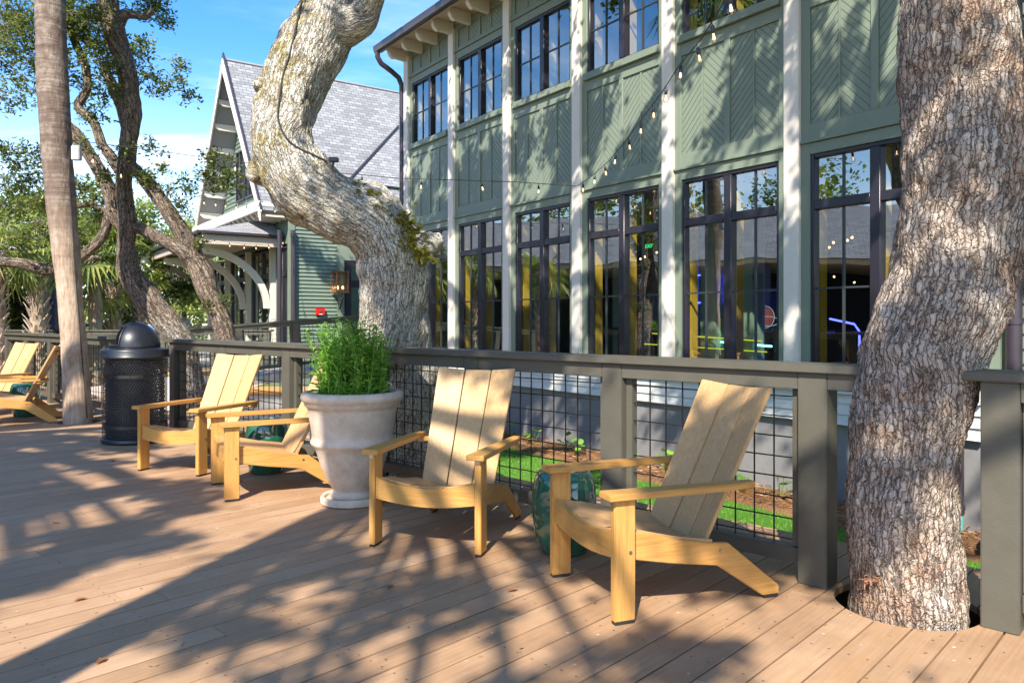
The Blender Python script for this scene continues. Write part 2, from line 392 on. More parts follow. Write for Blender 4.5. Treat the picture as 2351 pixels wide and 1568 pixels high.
def glassm():
    m = bpy.data.materials.new('window_glass'); m.use_nodes = True; g = G(m.node_tree)
    out = m.node_tree.nodes['Material Output']; m.node_tree.nodes.remove(m.node_tree.nodes['Principled BSDF'])
    tr = g.n('ShaderNodeBsdfTransparent'); tr.inputs[0].default_value = (.80, .88, .84, 1)
    gl = g.n('ShaderNodeBsdfGlossy'); gl.inputs['Roughness'].default_value = .0; gl.inputs[0].default_value = (.95, 1, 1, 1)
    tc = g.n('ShaderNodeTexCoord')
    lw = g.n('ShaderNodeLayerWeight'); lw.inputs[0].default_value = .5
    nb = g.bump(g.noise(tc.outputs['Object'], .8, 2), .005, 1.); g.L.new(nb, gl.inputs['Normal'])
    mx = g.n('ShaderNodeMixShader'); g.put(mx.inputs[0], g.m('MULTIPLY_ADD', g.m('POWER', lw.outputs['Facing'], 4.), .9, .30, clamp=True))
    g.L.new(tr.outputs[0], mx.inputs[1]); g.L.new(gl.outputs[0], mx.inputs[2]); g.L.new(mx.outputs[0], out.inputs[0])
    return m
M['glass'] = glassm()
def bulbglass():
    m = bpy.data.materials.new('bulb_glass'); m.use_nodes = True; g = G(m.node_tree)
    out = m.node_tree.nodes['Material Output']; m.node_tree.nodes.remove(m.node_tree.nodes['Principled BSDF'])
    tr = g.n('ShaderNodeBsdfTransparent'); tr.inputs[0].default_value = (.95, .88, .78, 1)
    gl = g.n('ShaderNodeBsdfGlossy'); gl.inputs['Roughness'].default_value = .05
    lw = g.n('ShaderNodeLayerWeight'); lw.inputs[0].default_value = .5
    mx = g.n('ShaderNodeMixShader'); g.put(mx.inputs[0], g.m('MULTIPLY_ADD', g.m('POWER', lw.outputs['Facing'], 3.), .8, .10, clamp=True))
    g.L.new(tr.outputs[0], mx.inputs[1]); g.L.new(gl.outputs[0], mx.inputs[2]); g.L.new(mx.outputs[0], out.inputs[0])
    return m
M['bulb'] = bulbglass()
def deckm():
    def f(g, tc, b):
        o = tc.outputs['Object']; ge = g.n('ShaderNodeNewGeometry'); r = ge.outputs['Random Per Island']
        x, y, z = g.sep(o)
        off = g.comb(g.m('MULTIPLY', r, 37.), g.m('MULTIPLY', r, 91.), 0.)
        v = g.vm('ADD', o, off)
        gr = g.noise(g.scale(v, (70, 3.0, 1)), 1, 6, .62); n1 = g.noise(v, 2.3, 5, .6); n2 = g.noise(v, 26, 5, .65)
        k = g.m('ADD', g.m('MULTIPLY', gr, .42), g.m('ADD', g.m('MULTIPLY', r, .16), g.m('MULTIPLY', n1, .48)))
        c = g.ramp(k, [(.30, (.25, .145, .075)), (.50, (.37, .225, .125)), (.72, (.47, .305, .185))])
        om = g.mr(g.noise(g.scale(v, (6, 1.2, 1)), 1, 5, .65), .5, .72, 0, .3, True); c = g.mix(om, c, (.46, .26, .11))
        wear = g.mr(n2, .60, .74, 0, .5, True); wear = g.m('MULTIPLY', wear, g.mr(n1, .45, .6, 0, 1, True))
        c = g.mix(wear, c, (.55, .46, .38))
        # dark wear marks and screw heads on a joist grid
        pu = .1435
        fx = g.m('ABSOLUTE', g.m('SUBTRACT', g.m('FRACT', g.m('DIVIDE', x, pu)), .5)); dx = g.m('MULTIPLY', g.m('SUBTRACT', fx, .24), pu)
        fy = g.m('MULTIPLY', g.m('SUBTRACT', g.m('FRACT', g.m('DIVIDE', y, .43)), .5), .43)
        d = g.m('SQRT', g.m('ADD', g.m('MULTIPLY', dx, dx), g.m('MULTIPLY', fy, fy)))
        sc = g.mr(d, .0035, .0055, 1, 0)
        c = g.mix(g.m('MULTIPLY', sc, .8), c, (.07, .05, .04))
        vs_ = g.vor(o, 9.); spk = g.m('MULTIPLY', g.mr(vs_.outputs['Distance'], .035, .075, 1, 0), g.m('GREATER_THAN', g.sep(vs_.outputs['Color'])[0], .80))
        c = g.mix(g.m('MULTIPLY', spk, .55), c, (.75, .68, .60))
        vk = g.vor(g.vm('ADD', v, (3, 8, 0)), 5.); kn = g.m('MULTIPLY', g.mr(vk.outputs['Distance'], .03, .09, 1, 0, True), g.m('GREATER_THAN', g.sep(vk.outputs['Color'])[1], .72))
        c = g.mix(g.m('MULTIPLY', kn, .6), c, (.14, .075, .045))
        st = g.mr(g.noise(o, .9, 6, .65), .52, .70, 0, .38, True); c = g.mix(st, c, (.20, .135, .095))
        H = g.m('SUBTRACT', g.m('ADD', g.m('MULTIPLY', gr, .6), g.m('MULTIPLY', n2, .3)), g.m('MULTIPLY', sc, 1.5))
        return {'Base Color': c, 'Roughness': g.mr(n1, .3, .7, .5, .72), 'Normal': g.bump(H, .0022, .8)}
    return mat('deck_boards', f, spec=.35)
M['deck'] = deckm()
def grassm(name, a, b_):
    def f(g, tc, b):
        o = tc.outputs['Object']; n = g.noise(o, 60, 5, .7); n2 = g.noise(o, 1.5, 4)
        c = g.ramp(g.m('ADD', g.m('MULTIPLY', n, .6), g.m('MULTIPLY', n2, .4)), [(.35, a), (.65, b_)])
        return {'Base Color': c, 'Roughness': .9, 'Normal': g.bump(n, .02, 1.)}
    return mat(name, f, spec=.15)
M['lawn'] = grassm('lawn', (.05, .15, .015), (.13, .28, .035))
M['ground'] = grassm('ground', (.10, .13, .05), (.22, .24, .09))
M['mulch'] = grassm('mulch', (.10, .05, .025), (.36, .19, .09))
def shingle(name, a, b_, ru=4.2, rv=7.5):
    def f(g, tc, b):
        uv = tc.outputs['UV']
        br = g.n('ShaderNodeTexBrick'); g.put(br.inputs['Vector'], g.vm('ADD', uv, g.scale(g.noisec(uv, 3, 2), (.02, .02, 0))))
        br.inputs['Scale'].default_value = 1; br.inputs['Brick Width'].default_value = .26; br.inputs['Row Height'].default_value = .13
        br.inputs['Mortar Size'].default_value = .012; br.inputs['Mortar Smooth'].default_value = .3; br.inputs['Bias'].default_value = 0.
        br.inputs['Color1'].default_value = (*a, 1); br.inputs['Color2'].default_value = (*b_, 1)
        br.inputs['Mortar'].default_value = tuple(x * .45 for x in a) + (1,)
        x, y, z = g.sep(uv)
        fr = g.m('FRACT', g.m('DIVIDE', y, .13))
        n = g.noise(uv, 30, 4)
        c = g.mix(g.mr(n, .3, .7, 0, .35), br.outputs['Color'], tuple(x * 1.25 for x in b_))
        return {'Base Color': c, 'Roughness': .85, 'Normal': g.bump(g.m('SUBTRACT', 1., fr), .02, 1.)}
    return mat(name, f, spec=.2)
M['shingle'] = shingle('grey_shingles', (.165, .165, .168), (.315, .315, .322))
def stone():
    def f(g, tc, b):
        o = tc.outputs['Object']; n = g.noise(o, 9, 6, .65); n2 = g.noise(o, 90, 4, .7); x, y, z = g.sep(o)
        c = g.ramp(n, [(.30, (.48, .37, .27)), (.55, (.60, .49, .385)), (.75, (.68, .575, .47))])
        v = g.mr(n2, .62, .72, 0, .55, True); c = g.mix(v, c, (.30, .22, .16))
        st = g.mr(g.noise(g.scale(o, (6, 6, 1.2)), 1, 5, .7), .5, .75, 0, .3, True); c = g.mix(st, c, (.42, .30, .20))
        return {'Base Color': c, 'Roughness': .85, 'Normal': g.bump(g.m('ADD', n2, n), .003, 1.)}
    return mat('cast_stone', f, spec=.25)
M['stone'] = stone()
def ceramic():
    def f(g, tc, b):
        o = tc.outputs['Object']; n = g.noise(o, 9, 5, .65); n2 = g.noise(g.scale(o, (3, 3, .8)), 6, 5, .6)
        c = g.ramp(g.m('ADD', g.m('MULTIPLY', n, .5), g.m('MULTIPLY', n2, .5)), [(.3, (.012, .06, .038)), (.6, (.020, .115, .070)), (.85, (.05, .18, .115))])
        return {'Base Color': c, 'Roughness': .07, 'Normal': g.bump(g.noise(o, 22, 3), .0015, .5)}
    return mat('green_glaze', f, spec=.8, coat=.6)
M['ceramic'] = ceramic()
def perf():
    m = bpy.data.materials.new('perforated_steel'); m.use_nodes = True; g = G(m.node_tree); nt = m.node_tree
    b = nt.nodes['Principled BSDF']; out = nt.nodes['Material Output']
    b.inputs['Base Color'].default_value = (.010, .010, .013, 1); b.inputs['Roughness'].default_value = .16; b.inputs['Specular IOR Level'].default_value = .9
    tc = g.n('ShaderNodeTexCoord'); x, y, z = g.sep(tc.outputs['UV'])
    p = .0305; h = p * .866
    def lat(ox, oy):
        a = g.m('MULTIPLY', g.m('SUBTRACT', g.m('FRACT', g.m('ADD', g.m('DIVIDE', x, p), ox)), .5), p)
        c = g.m('MULTIPLY', g.m('SUBTRACT', g.m('FRACT', g.m('ADD', g.m('DIVIDE', y, 2 * h), oy)), .5), 2 * h)
        return g.m('SQRT', g.m('ADD', g.m('MULTIPLY', a, a), g.m('MULTIPLY', c, c)))
    d = g.m('MINIMUM', lat(0., 0.), lat(.5, .5))
    band = g.m('MAXIMUM', g.m('LESS_THAN', g.m('ABSOLUTE', g.m('SUBTRACT', y, .70)), .016), g.m('LESS_THAN', g.m('ABSOLUTE', g.m('SUBTRACT', y, .175)), .016))
    d2 = g.m('ADD', d, g.m('MULTIPLY', band, .05))
    hole = g.mr(d2, .0105, .0112, 1, 0)
    g.put(b.inputs['Normal'], g.bump(g.mr(d2, .009, .0155, 0, 1, True), .010, 1.))
    t = g.n('ShaderNodeBsdfTransparent'); mx = g.n('ShaderNodeMixShader'); g.put(mx.inputs[0], hole)
    g.L.new(b.outputs[0], mx.inputs[1]); g.L.new(t.outputs[0], mx.inputs[2]); g.L.new(mx.outputs[0], out.inputs[0])
    return m
M['perf'] = perf()

# ------------------------------------------------------------------ frames of reference
fu = Vector((.728, -.685, 0)).normalized(); fn = Vector((.685, .728, 0)).normalized()
FO = Vector((1.394, 3.710, 0)); frz = math.atan2(fu.y, fu.x)
def FP(u, n, z=0): return FO + fu * u + fn * n + Vector((0, 0, z))
wv = Vector((-.576, .8175, 0)).normalized(); mv = Vector((wv.y, -wv.x, 0))
WO = Vector((8.6, 0, 0)); wrz = math.atan2(wv.y, wv.x)

# ------------------------------------------------------------------ ground
def ground():
    s = 260
    o = mesh('ground', [(-s, -60, -.6), (s, -60, -.6), (s, 300, -.6), (-s, 300, -.6)], [(0, 1, 2, 3)], M['ground']); tag(o, kind='structure')
    # artificial lawn between deck and building, mulch bed
    a = [WO + wv * t - mv * d for t, d in ((2, .62), (26, .62), (26, 6.75), (2, 1.85))]
    o = mesh('lawn', [(p.x, p.y, -.575) for p in a], [(0, 1, 2, 3)], M['lawn']); tag(o, kind='structure')
    # short blades
    rr = random.Random(3); V = []; Fc = []
    for i in range(26000):
        t = rr.uniform(3.6, 16); d = rr.uniform(.60, min(3.4, 1.8 + (t - 2) * .204))
        p = WO + wv * t - mv * d; h = rr.uniform(.018, .035); an = rr.uniform(0, 6.28); w = .004
        dx, dy = math.cos(an) * w, math.sin(an) * w; lx, ly = rr.uniform(-.012, .012), rr.uniform(-.012, .012); k = len(V)
        V += [(p.x - dx, p.y - dy, -.575), (p.x + dx, p.y + dy, -.575), (p.x + lx, p.y + ly, -.575 + h)]; Fc.append((k, k + 1, k + 2))
    o = mesh('turf', V, Fc, leafmat('turf_blades', [(.05, .17, .015), (.12, .30, .03), (.22, .42, .06)], .2)); tag(o, 'bright green turf blades along the foot of the green building', 'turf', kind='stuff')
    # mulch strip with uneven height
    V = []; Fc = []; nu, nd = 220, 12
    for i in range(nu + 1):
        for j in range(nd + 1):
            t = 3 + 20 * i / nu; d = -.02 + .78 * j / nd + (math.sin(t * 1.7) * .07 if j == nd else 0)
            p = WO + wv * t - mv * d; z = -.55 + .045 * noise.noise(p * 9) + .035 * math.sin(math.pi * j / nd) - (.05 if j == nd else 0)
            V.append((p.x, p.y, z))
    for i in range(nu):
        for j in range(nd):
            k = i * (nd + 1) + j; Fc.append((k, k + 1, k + nd + 2, k + nd + 1))
    o = mesh('mulch_bed', V, Fc, M['mulch'], smooth=True); tag(o, kind='structure')
    V = []; Fc = []
    for i in range(5000):
        t = rr.uniform(3.4, 16); d = rr.uniform(.02, .7); p = WO + wv * t - mv * d; an = rr.uniform(0, 6.28); l = rr.uniform(.02, .05)
        dx, dy = math.cos(an) * l, math.sin(an) * l; z = -.52 + rr.uniform(0, .03); k = len(V)
        V += [(p.x - dx, p.y - dy, z), (p.x + dx, p.y + dy, z + rr.uniform(-.01, .02)), (p.x + dx - dy * .12, p.y + dy + dx * .12, z + .005), (p.x - dx - dy * .12, p.y - dy + dx * .12, z)]
        Fc.append((k, k + 1, k + 2, k + 3))
    o = mesh('pine_straw', V, Fc, leafmat('pine_straw', [(.12, .05, .02), (.28, .14, .06), (.42, .24, .12)], .1)); tag(o, 'brown pine straw lying on the bed under the building wall', 'pine straw', kind='stuff')
ground()

# ------------------------------------------------------------------ deck (boards run across the fence line)
def deck():
    mb = MB(); rr = random.Random(5); w = .1435; gap = .0085
    i0, i1 = int(-17 / w), int(5.5 / w)
    for i in range(i0, i1):
        u0 = i * w + gap / 2; u1 = (i + 1) * w - gap / 2
        y = -8.5 + rr.uniform(-3, 0)
        far = .86 if u1 > -7.6 else (5.2 if -9.6 < u0 else .86)
        while y < far:
            L = rr.choice([3.05, 3.66, 4.27, 4.88]); y2 = min(far, y + L)
            if y2 > -8.5:
                dz = rr.uniform(-.0012, .0012)
                mb.box(u0, u1, max(y, -8.5) + .0015, y2 - .0015, -.032 + dz, dz)
            y = y2
    o = mb.build('deck', M['deck'], None, bevel=.003, seg=1)
    o.location = FO; o.rotation_euler = (0, 0, frz); tag(o, kind='structure')
    # holes for the two trees growing through it
    for (c, r) in ((P(2080, 1386, 2233.6 / (1386 - 736)), .30), (Vector((-5.47, 9.62, 0)), .25)):
        mb = MB(); mb.lathe([(1e-4, -.3), (r, -.3), (r, .3), (1e-4, .3)], (c.x, c.y, 0), 48)
        cu = mb.build('cutter', M['deck'])
        md = o.modifiers.new('b', 'BOOLEAN'); md.operation = 'DIFFERENCE'; md.object = cu; md.solver = 'FAST'
        dg = bpy.context.evaluated_depsgraph_get(); me = bpy.data.meshes.new_from_object(o.evaluated_get(dg))
        o.modifiers.clear(); o.data = me; bpy.data.objects.remove(cu)
    mb = MB(); mb.box(-17, 5.5, .822, .86, -.565, -.034)  # edge skirt, added down to the ground to keep the trunk hole dark
    mb.box(-17, 5.5, -8.5, .82, -.57, -.53)  # dark sheet below the boards, so the gaps stay dark
    q = mb.build('dark_underdeck', mat('dark_underdeck', color=(.05, .035, .025), rough=.9), None); q.location = FO; q.rotation_euler = (0, 0, frz); tag(q, kind='structure')
deck()

for c_ in (Vector((1.775, 3.44, 0)), Vector((-5.47, 9.62, 0))):
    mb = MB(); mb.lathe([(1e-4, 0), (.75, 0), (.75, -.05)], seg=32); o = mb.build('soil_pit', M['soil'], None); o.location = (c_.x, c_.y, -.515); tag(o, kind='structure')
# ------------------------------------------------------------------ fences
def fence(name, label, ts, loc, rz, ends=(None, None), n_side=1, cat='fence', skip=(), scale_post=.14, h=1.07, cut=None, gapless=True):
    root = empty(name, loc, rz, label, cat)
    x0 = ts[0] - .06 if ends[0] is None else ends[0]; x1 = ts[-1] + .14 + .06 if ends[1] is None else ends[1]
    w = scale_post
    mb = MB(); mb.box(x0, x1, -.03, .175, h - .042, h); mb.build('cap_rail', M['fence'], root, bevel=.005)
    for t in ts:
        mb = MB(); mb.box(t, t + w, 0, w, 0.0, h - .044); mb.build('post', M['fence'], root, bevel=.004)
    sp = list(zip(ts[:-1], ts[1:]))
    if ends[0] is not None and ts[0] - ends[0] > .1: sp.insert(0, (ends[0] - w, ts[0]))
    if ends[1] is not None and ends[1] - ts[-1] - w > .1: sp.append((ts[-1], ends[1]))
    for a, b in sp:
        a0 = a + w; 
        if (round(a, 2)) in skip: 
            mb = MB(); mb.box(a0 + .002, b - .002, .002, .042, h - .12, h - .044); mb.build('sub_rail', M['fence'], root, bevel=.003); continue
        mb = MB(); mb.box(a0 + .002, b - .002, .098, .138, h - .125, h - .044); mb.build('sub_rail', M['fence'], root, bevel=.003)
        mb = MB(); mb.box(a0 + .002, b - .002, .002, .042, h - .125, h - .044); mb.build('sub_rail', M['fence'], root, bevel=.003)
        mb = MB(); mb.box(a0 + .002, b - .002, .03, .11, .085, .16); mb.build('bottom_rail', M['fence'], root, bevel=.003)
        for q0, q1 in ((a0 + .002, a0 + .045), (b - .045, b - .002)):
            mb = MB(); mb.box(q0, q1, .044, .096, .162, h - .046); mb.build('stile', M['fence'], root, bevel=.002)
        mb = MB(); r = .0031; yy = .07
        n = max(2, round((b - a0 - .09) / .1016)); 
        for i in range(1, n):
            x = a0 + .045 + (b - a0 - .09) * i / n; mb.box(x - r, x + r, yy - r, yy + r, .155, h - .06)
        nz = 8
        for j in range(nz + 1):
            z = .19 + j * .1016
            if z < h - .06: mb.box(a0 + .03, b - .03, yy - r - .005, yy + r - .005, z - r, z + r)
        mb.build('mesh_panel', M['wire'], root)
    return root
fence('deck_fence', 'long dark olive railing with black wire mesh running behind the yellow chairs', [-7.32, -6.086, -4.843, -3.61, -2.379, -1.18, 0], FO, frz, ends=(None, .33), skip=(0.0,))
fence('deck_fence', 'short olive railing end to the right of the thick oak trunk', [.775, 1.99, 3.2], FO, frz, ends=(.70, None))
fence('deck_fence', 'olive mesh railing behind the palm trunk and the two far chairs', [-14.3, -13.1, -11.85, -10.6, -9.36], FO, frz)

# ------------------------------------------------------------------ chairs
def make_chair():
    r = empty('lounge_chair')
    X = .3185
    for s in (-1, 1):
        mb = MB(); mb.box(s * X - .0185, s * X + .0185, 0, .10, .012, .524); mb.build('leg', M['chair_z'], r, bevel=.004)
        mb = MB(); mb.box(s * X - .016, s * X + .016, .004, .096, 0, .012); mb.build('glide', M['glide'], r)
        # arm board, notched narrower at the back
        xi, xo = s * .262, s * .365
        poly = [(xi + s * .0, -.035), (xo, -.035), (xo, .60), (s * .345, .715), (s * .300, .715), (s * .292, .60)]
        mb = MB(); mb.prism(poly, 'z', .525, .555); mb.build('arm', M['chair_y'], r, bevel=.004)
        mb = MB(); mb.box(s * X - .013, s * X + .013, -.0035, -.0005, .500, .5235); mb.build('bracket_plate', M['screw'], r)
        # side rail with its rear leg, one bent board
        poly = [(.012, .272), (.012, .392), (.14, .372), (.34, .318), (.50, .286), (.60, .276), (.885, .05), (.885, .012), (.795, .012), (.545, .178), (.30, .215)]
        mb = MB(); mb.prism(poly, 'x', s * .299 - .0155 * s, s * .2985 + 0 * s); 
        mb.build('side_rail', M['chair_y'], r, bevel=.004)
        mb = MB(); mb.box(min(s * .284, s * .298), max(s * .284, s * .298), .80, .88, 0, .012); mb.build('glide', M['glide'], r)
        mb = MB()
        for yy, zz in ((.56, .245), (.075, .30)):
            mb.lathe([(1e-4, 0), (.0075, 0), (.0075, .004), (1e-4, .004)], (0, 0, 0), 12)
            nv = 48; vs = mb.v[-nv:]; mb.v[-nv:] = [(s * (.2988 + v[2]) if yy > .3 else s * (.3372 + v[2]), yy + v[0], zz + v[1]) for v in vs]
        mb.build('screw', M['screw'], r)
    # scooped front apron
    n = 14; top = [(-.299 + .598 * i / n, .392 - .048 * math.sin(math.pi * i / n) ** .8) for i in range(n + 1)]
    bot = [(-.299 + .598 * i / n, .272 - .03 * math.sin(math.pi * i / n)) for i in range(n + 1)]
    mb = MB()
    for i in range(n):
        a, b, c, d = bot[i], bot[i + 1], top[i + 1], top[i]
        mb.add([(a[0], .015, a[1]), (b[0], .015, b[1]), (c[0], .015, c[1]), (d[0], .015, d[1]), (a[0], .045, a[1]), (b[0], .045, b[1]), (c[0], .045, c[1]), (d[0], .045, d[1])],
               [(0, 1, 2, 3), (7, 6, 5, 4), (0, 4, 5, 1), (3, 2, 6, 7)] + ([(0, 3, 7, 4)] if i == 0 else []) + ([(1, 5, 6, 2)] if i == n - 1 else []))
    o = mb.build('apron', M['chair_x'], r)
    bm = bmesh.new(); bm.from_mesh(o.data); bmesh.ops.remove_doubles(bm, verts=bm.verts, dist=1e-5); bm.to_mesh(o.data); bm.free()
    # seat slats (front to back), outer two tilted
    xs = [(-.281, -.100, .388, .352), (-.094, .094, .350, .350), (.100, .281, .352, .388)]
    for x0, x1, z0, z1 in xs:
        pts = [(.046, 0), (.14, -.012), (.34, -.062), (.53, -.094)]
        for (ya, da), (yb, db) in zip(pts[:-1], pts[1:]): pass
        mb = MB(); T = .02; vs = []; fs = []
        for y, d in pts: vs += [(x0, y, z0 + d), (x1, y, z1 + d), (x1, y, z1 + d - T), (x0, y, z0 + d - T)]
        for i in range(len(pts) - 1):
            k = 4 * i; fs += [(k + j, k + (j + 1) % 4, k + 4 + (j + 1) % 4, k + 4 + j) for j in range(4)]
        fs += [(0, 1, 2, 3), tuple(4 * (len(pts) - 1) + j for j in (3, 2, 1, 0))]
        mb.add(vs, fs); mb.build('seat_slat', M['slat_y'], r, bevel=.003)
    # back slats: tapered, outer two turned forward
    def slat(bx0, bx1, tx0, tx1, f0, f1, ztl, ztr):
        B = (.535, .245); Tt = (.895, .955); T = .022
        def q(x, t, f, zt):
            y = B[0] + (Tt[0] - B[0]) * t - f; z = B[1] + (zt - B[1]) * t; return (x, y, z)
        nrm = Vector((0, .93, -.37)) * T
        a, b, c, d = q(bx0, 0, f0, 0), q(bx1, 0, f1, 0), q(tx1, 1, f1, ztr), q(tx0, 1, f0, ztl)
        mb = MB(); mb.hexa([a, b, tuple(Vector(b) + nrm), tuple(Vector(a) + nrm), d, c, tuple(Vector(c) + nrm), tuple(Vector(d) + nrm)])
        mb.build('back_slat', M['slat_z'], r, bevel=.003)
    slat(-.235, -.085, -.268, -.097, .040, .004, .968, .953)
    slat(-.078, .078, -.089, .089, 0, 0, .952, .952)
    slat(.085, .235, .097, .268, .004, .040, .953, .968)
    # braces behind the back
    mb = MB(); poly = [(-.335, .665), (-.20, .70), (.20, .70), (.335, .665), (.335, .715), (.20, .745), (-.20, .745), (-.335, .715)]
    mb.prism(poly, 'z', .495, .5245); mb.build('arm_brace', M['chair_x'], r, bevel=.004)
    mb = MB(); poly = [(-.185, .862), (-.10, .880), (.10, .880), (.185, .862), (.200, .878), (.190, .896), (.12, .915), (-.12, .915), (-.190, .896), (-.200, .878)]
    mb.prism(poly, 'z', .845, .882); mb.build('top_brace', M['chair_x'], r, bevel=.004)
    mb = MB(); mb.box(-.283, .283, .56, .60, .185, .245); mb.build('cross_rail', M['chair_x'], r, bevel=.003)
    return r
chair0 = make_chair()
def place_chair(x, y, bx, by, label, first=False):
    o = chair0 if first else copy_tree(chair0)
    o.location = (x, y, 0.001); o.rotation_euler = (0, 0, math.atan2(by, bx) - math.pi / 2)
    tag(o, label, 'chair', 'yellow lounge chairs on the deck'); return o
place_chair(.31, 3.50, .934, .357, 'yellow slatted lounge chair nearest the camera, left of the thick oak trunk', True)
place_chair(-.49, 4.205, .297, .955, 'yellow lounge chair facing forward just right of the stone planter')
place_chair(-2.19, 5.65, .87, .49, 'yellow lounge chair partly hidden behind the big stone planter')
place_chair(-2.88, 6.35, .369, .929, 'yellow lounge chair in front of the black litter bin')
place_chair(-6.63, 9.42, .907, .42, 'yellow lounge chair beside the palm, turned away to the left')
place_chair(-7.30, 10.1, .42, .907, 'shaded lounge chair at the far left edge, in front of the planter')

# ------------------------------------------------------------------ ceramic stools
def stool(x, y, label, s=1.):
    r = empty('garden_stool', (x, y, 0), rnd.uniform(0, 6), label, 'stool', 'green glazed garden stools')
    seg = 96; prof = [(.118, 0), (.128, .006), (.140, .03), (.168, .12), (.184, .22), (.182, .31), (.165, .40), (.150, .433), (.135, .446), (.09, .452), (1e-4, .453)]
    zs = []; V = []; Fc = []
    n = 60; import bisect
    P_, _ = smooth_path([(p[0], 0, p[1]) for p in prof], [0] * len(prof), .008)
    for q in P_:
        for j in range(seg):
            th = 2 * math.pi * j / seg; rr = q.x
            z = q.z
            # four softly flattened lobes low down and four pressed arches above
            a = abs(((th / (math.pi / 2)) % 1) - .5) * 2
            if .02 < z < .43:
                arch = (z - .06) / .30
                inside = a * a + (abs((z - .21) / .17)) ** 2
                rr -= .005 * max(0, min(1, (1 - inside) * 2.2)) ** 1.5
                low = max(0, (.10 - z) / .10) * (1 if a > .75 else 0); rr -= 0
            V.append((rr * math.cos(th), rr * math.sin(th), z))
    m_ = len(P_)
    Fc = [(i * seg + j, i * seg + (j + 1) % seg, (i + 1) * seg + (j + 1) % seg, (i + 1) * seg + j) for i in range(m_ - 1) for j in range(seg)]
    Fc.append(tuple(range(seg - 1, -1, -1)))
    mesh('body', V, Fc, M['ceramic'], r, True)
    return r
stool(.29, 4.23, 'green glazed stool beside the nearest yellow chair')
stool(-2.07, 6.42, 'green glazed stool between the two chairs left of the stone planter')
stool(-6.50, 10.15, 'green glazed stool behind the chairs at the far left, near the palm')

# ------------------------------------------------------------------ planters
def pot_plant(mbs, n, h, r, rr, droop=.35, lw=.0085):
    for i in range(n):
        a = rr.uniform(0, 6.28); q = r * math.sqrt(rr.random()); x, y = q * math.cos(a), q * math.sin(a)
        lean = (rr.gauss(0, .035) + x * .16, rr.gauss(0, .035) + y * .16); H = h * rr.uniform(.5, 1.02) * (1 - .12 * (q / r) ** 2)
        pts = []; n_ = 7
        for k in range(n_ + 1):
            t = k / n_; pts.append(Vector((x + lean[0] * t * t * 1.3 + .01 * math.sin(5 * t + a), y + lean[1] * t * t * 1.3, H * t)))
        mbs[0].tube(pts, [.0028 * (1 - .6 * k / n_) for k in range(n_ + 1)], 4, False)
        nl = int(H / .016)
        for k in range(nl):
            t = .06 + .94 * k / nl; f = t * n_; b = min(n_ - 1, int(f)); p = pts[b].lerp(pts[b + 1], f - b)
            th = rr.uniform(0, 6.28); el = rr.uniform(.15, 1.15); L = rr.uniform(.05, .095) * (1.15 - .45 * t)
            d = Vector((math.cos(th) * math.cos(el), math.sin(th) * math.cos(el), math.sin(el))); sd = d.cross(Vector((0, 0, 1)))
            if sd.length < .1: continue
            sd = sd.normalized() * lw * rr.uniform(.6, 1.1)
            m1 = p + d * L * .5 + Vector((0, 0, -.002)); e = p + d * L + Vector((0, 0, -L * rr.uniform(.05, .5)))
            mbs[1].add([p, m1 - sd, e, m1 + sd], [(0, 1, 2), (0, 2, 3)])
def planter(x, y, label, plabel, seed=1, s=1.):
    r = empty('planter', (x, y, 0), 0, label, 'planter')
    mb = MB(); mb.lathe([(1e-4, .0), (.205, 0), (.222, .01), (.224, .045), (.214, .058), (.195, .052), (.188, .035), (1e-4, .035)], seg=72); mb.build('saucer', M['stone'], r, True, angle=50)
    prof = [(1e-4, .04), (.150, .04), (.158, .062), (.150, .082), (.135, .092), (.150, .12), (.185, .18), (.222, .27), (.250, .36), (.272, .405), (.288, .42), (.293, .435), (.286, .452), (.281, .47),
            (.288, .53), (.300, .60), (.308, .655), (.312, .672), (.325, .685), (.331, .69), (.335, .71), (.352, .728), (.358, .752), (.350, .775), (.328, .786), (.304, .782), (.292, .765), (.288, .70), (1e-4, .70)]
    mb = MB(); P_, _ = smooth_path([(p[0], 0, p[1]) for p in prof[1:-1]], [0] * (len(prof) - 2), .012)
    mb.lathe([(1e-4, .04)] + [(q.x, q.z) for q in P_] + [(1e-4, .70)], seg=96)
    o = mb.build('pot', M['stone'], r, True, angle=70)
    mb = MB(); mb.lathe([(1e-4, .735), (.29, .73)], seg=32); mb.build('soil', M['soil'], r)
    rr = random.Random(seed); q = empty('potted_plant', (x, y, .72), 0, plabel, 'plant'); a, b = MB(), MB()
    pot_plant((a, b), 190, .60, .235, rr)
    a.build('stem', M['leaf_pot'], q); b.build('foliage', M['leaf_pot'], q)
    return r
planter(-1.125, 5.37, 'tall cream stone urn planter in the middle of the deck, behind the forward-facing chair', 'bushy bright green feathery plant growing in the middle stone urn')
planter(-8.1, 11.35, 'stone urn planter cut off by the left edge of the photo', 'tall green plant in the urn at the left edge', 2)

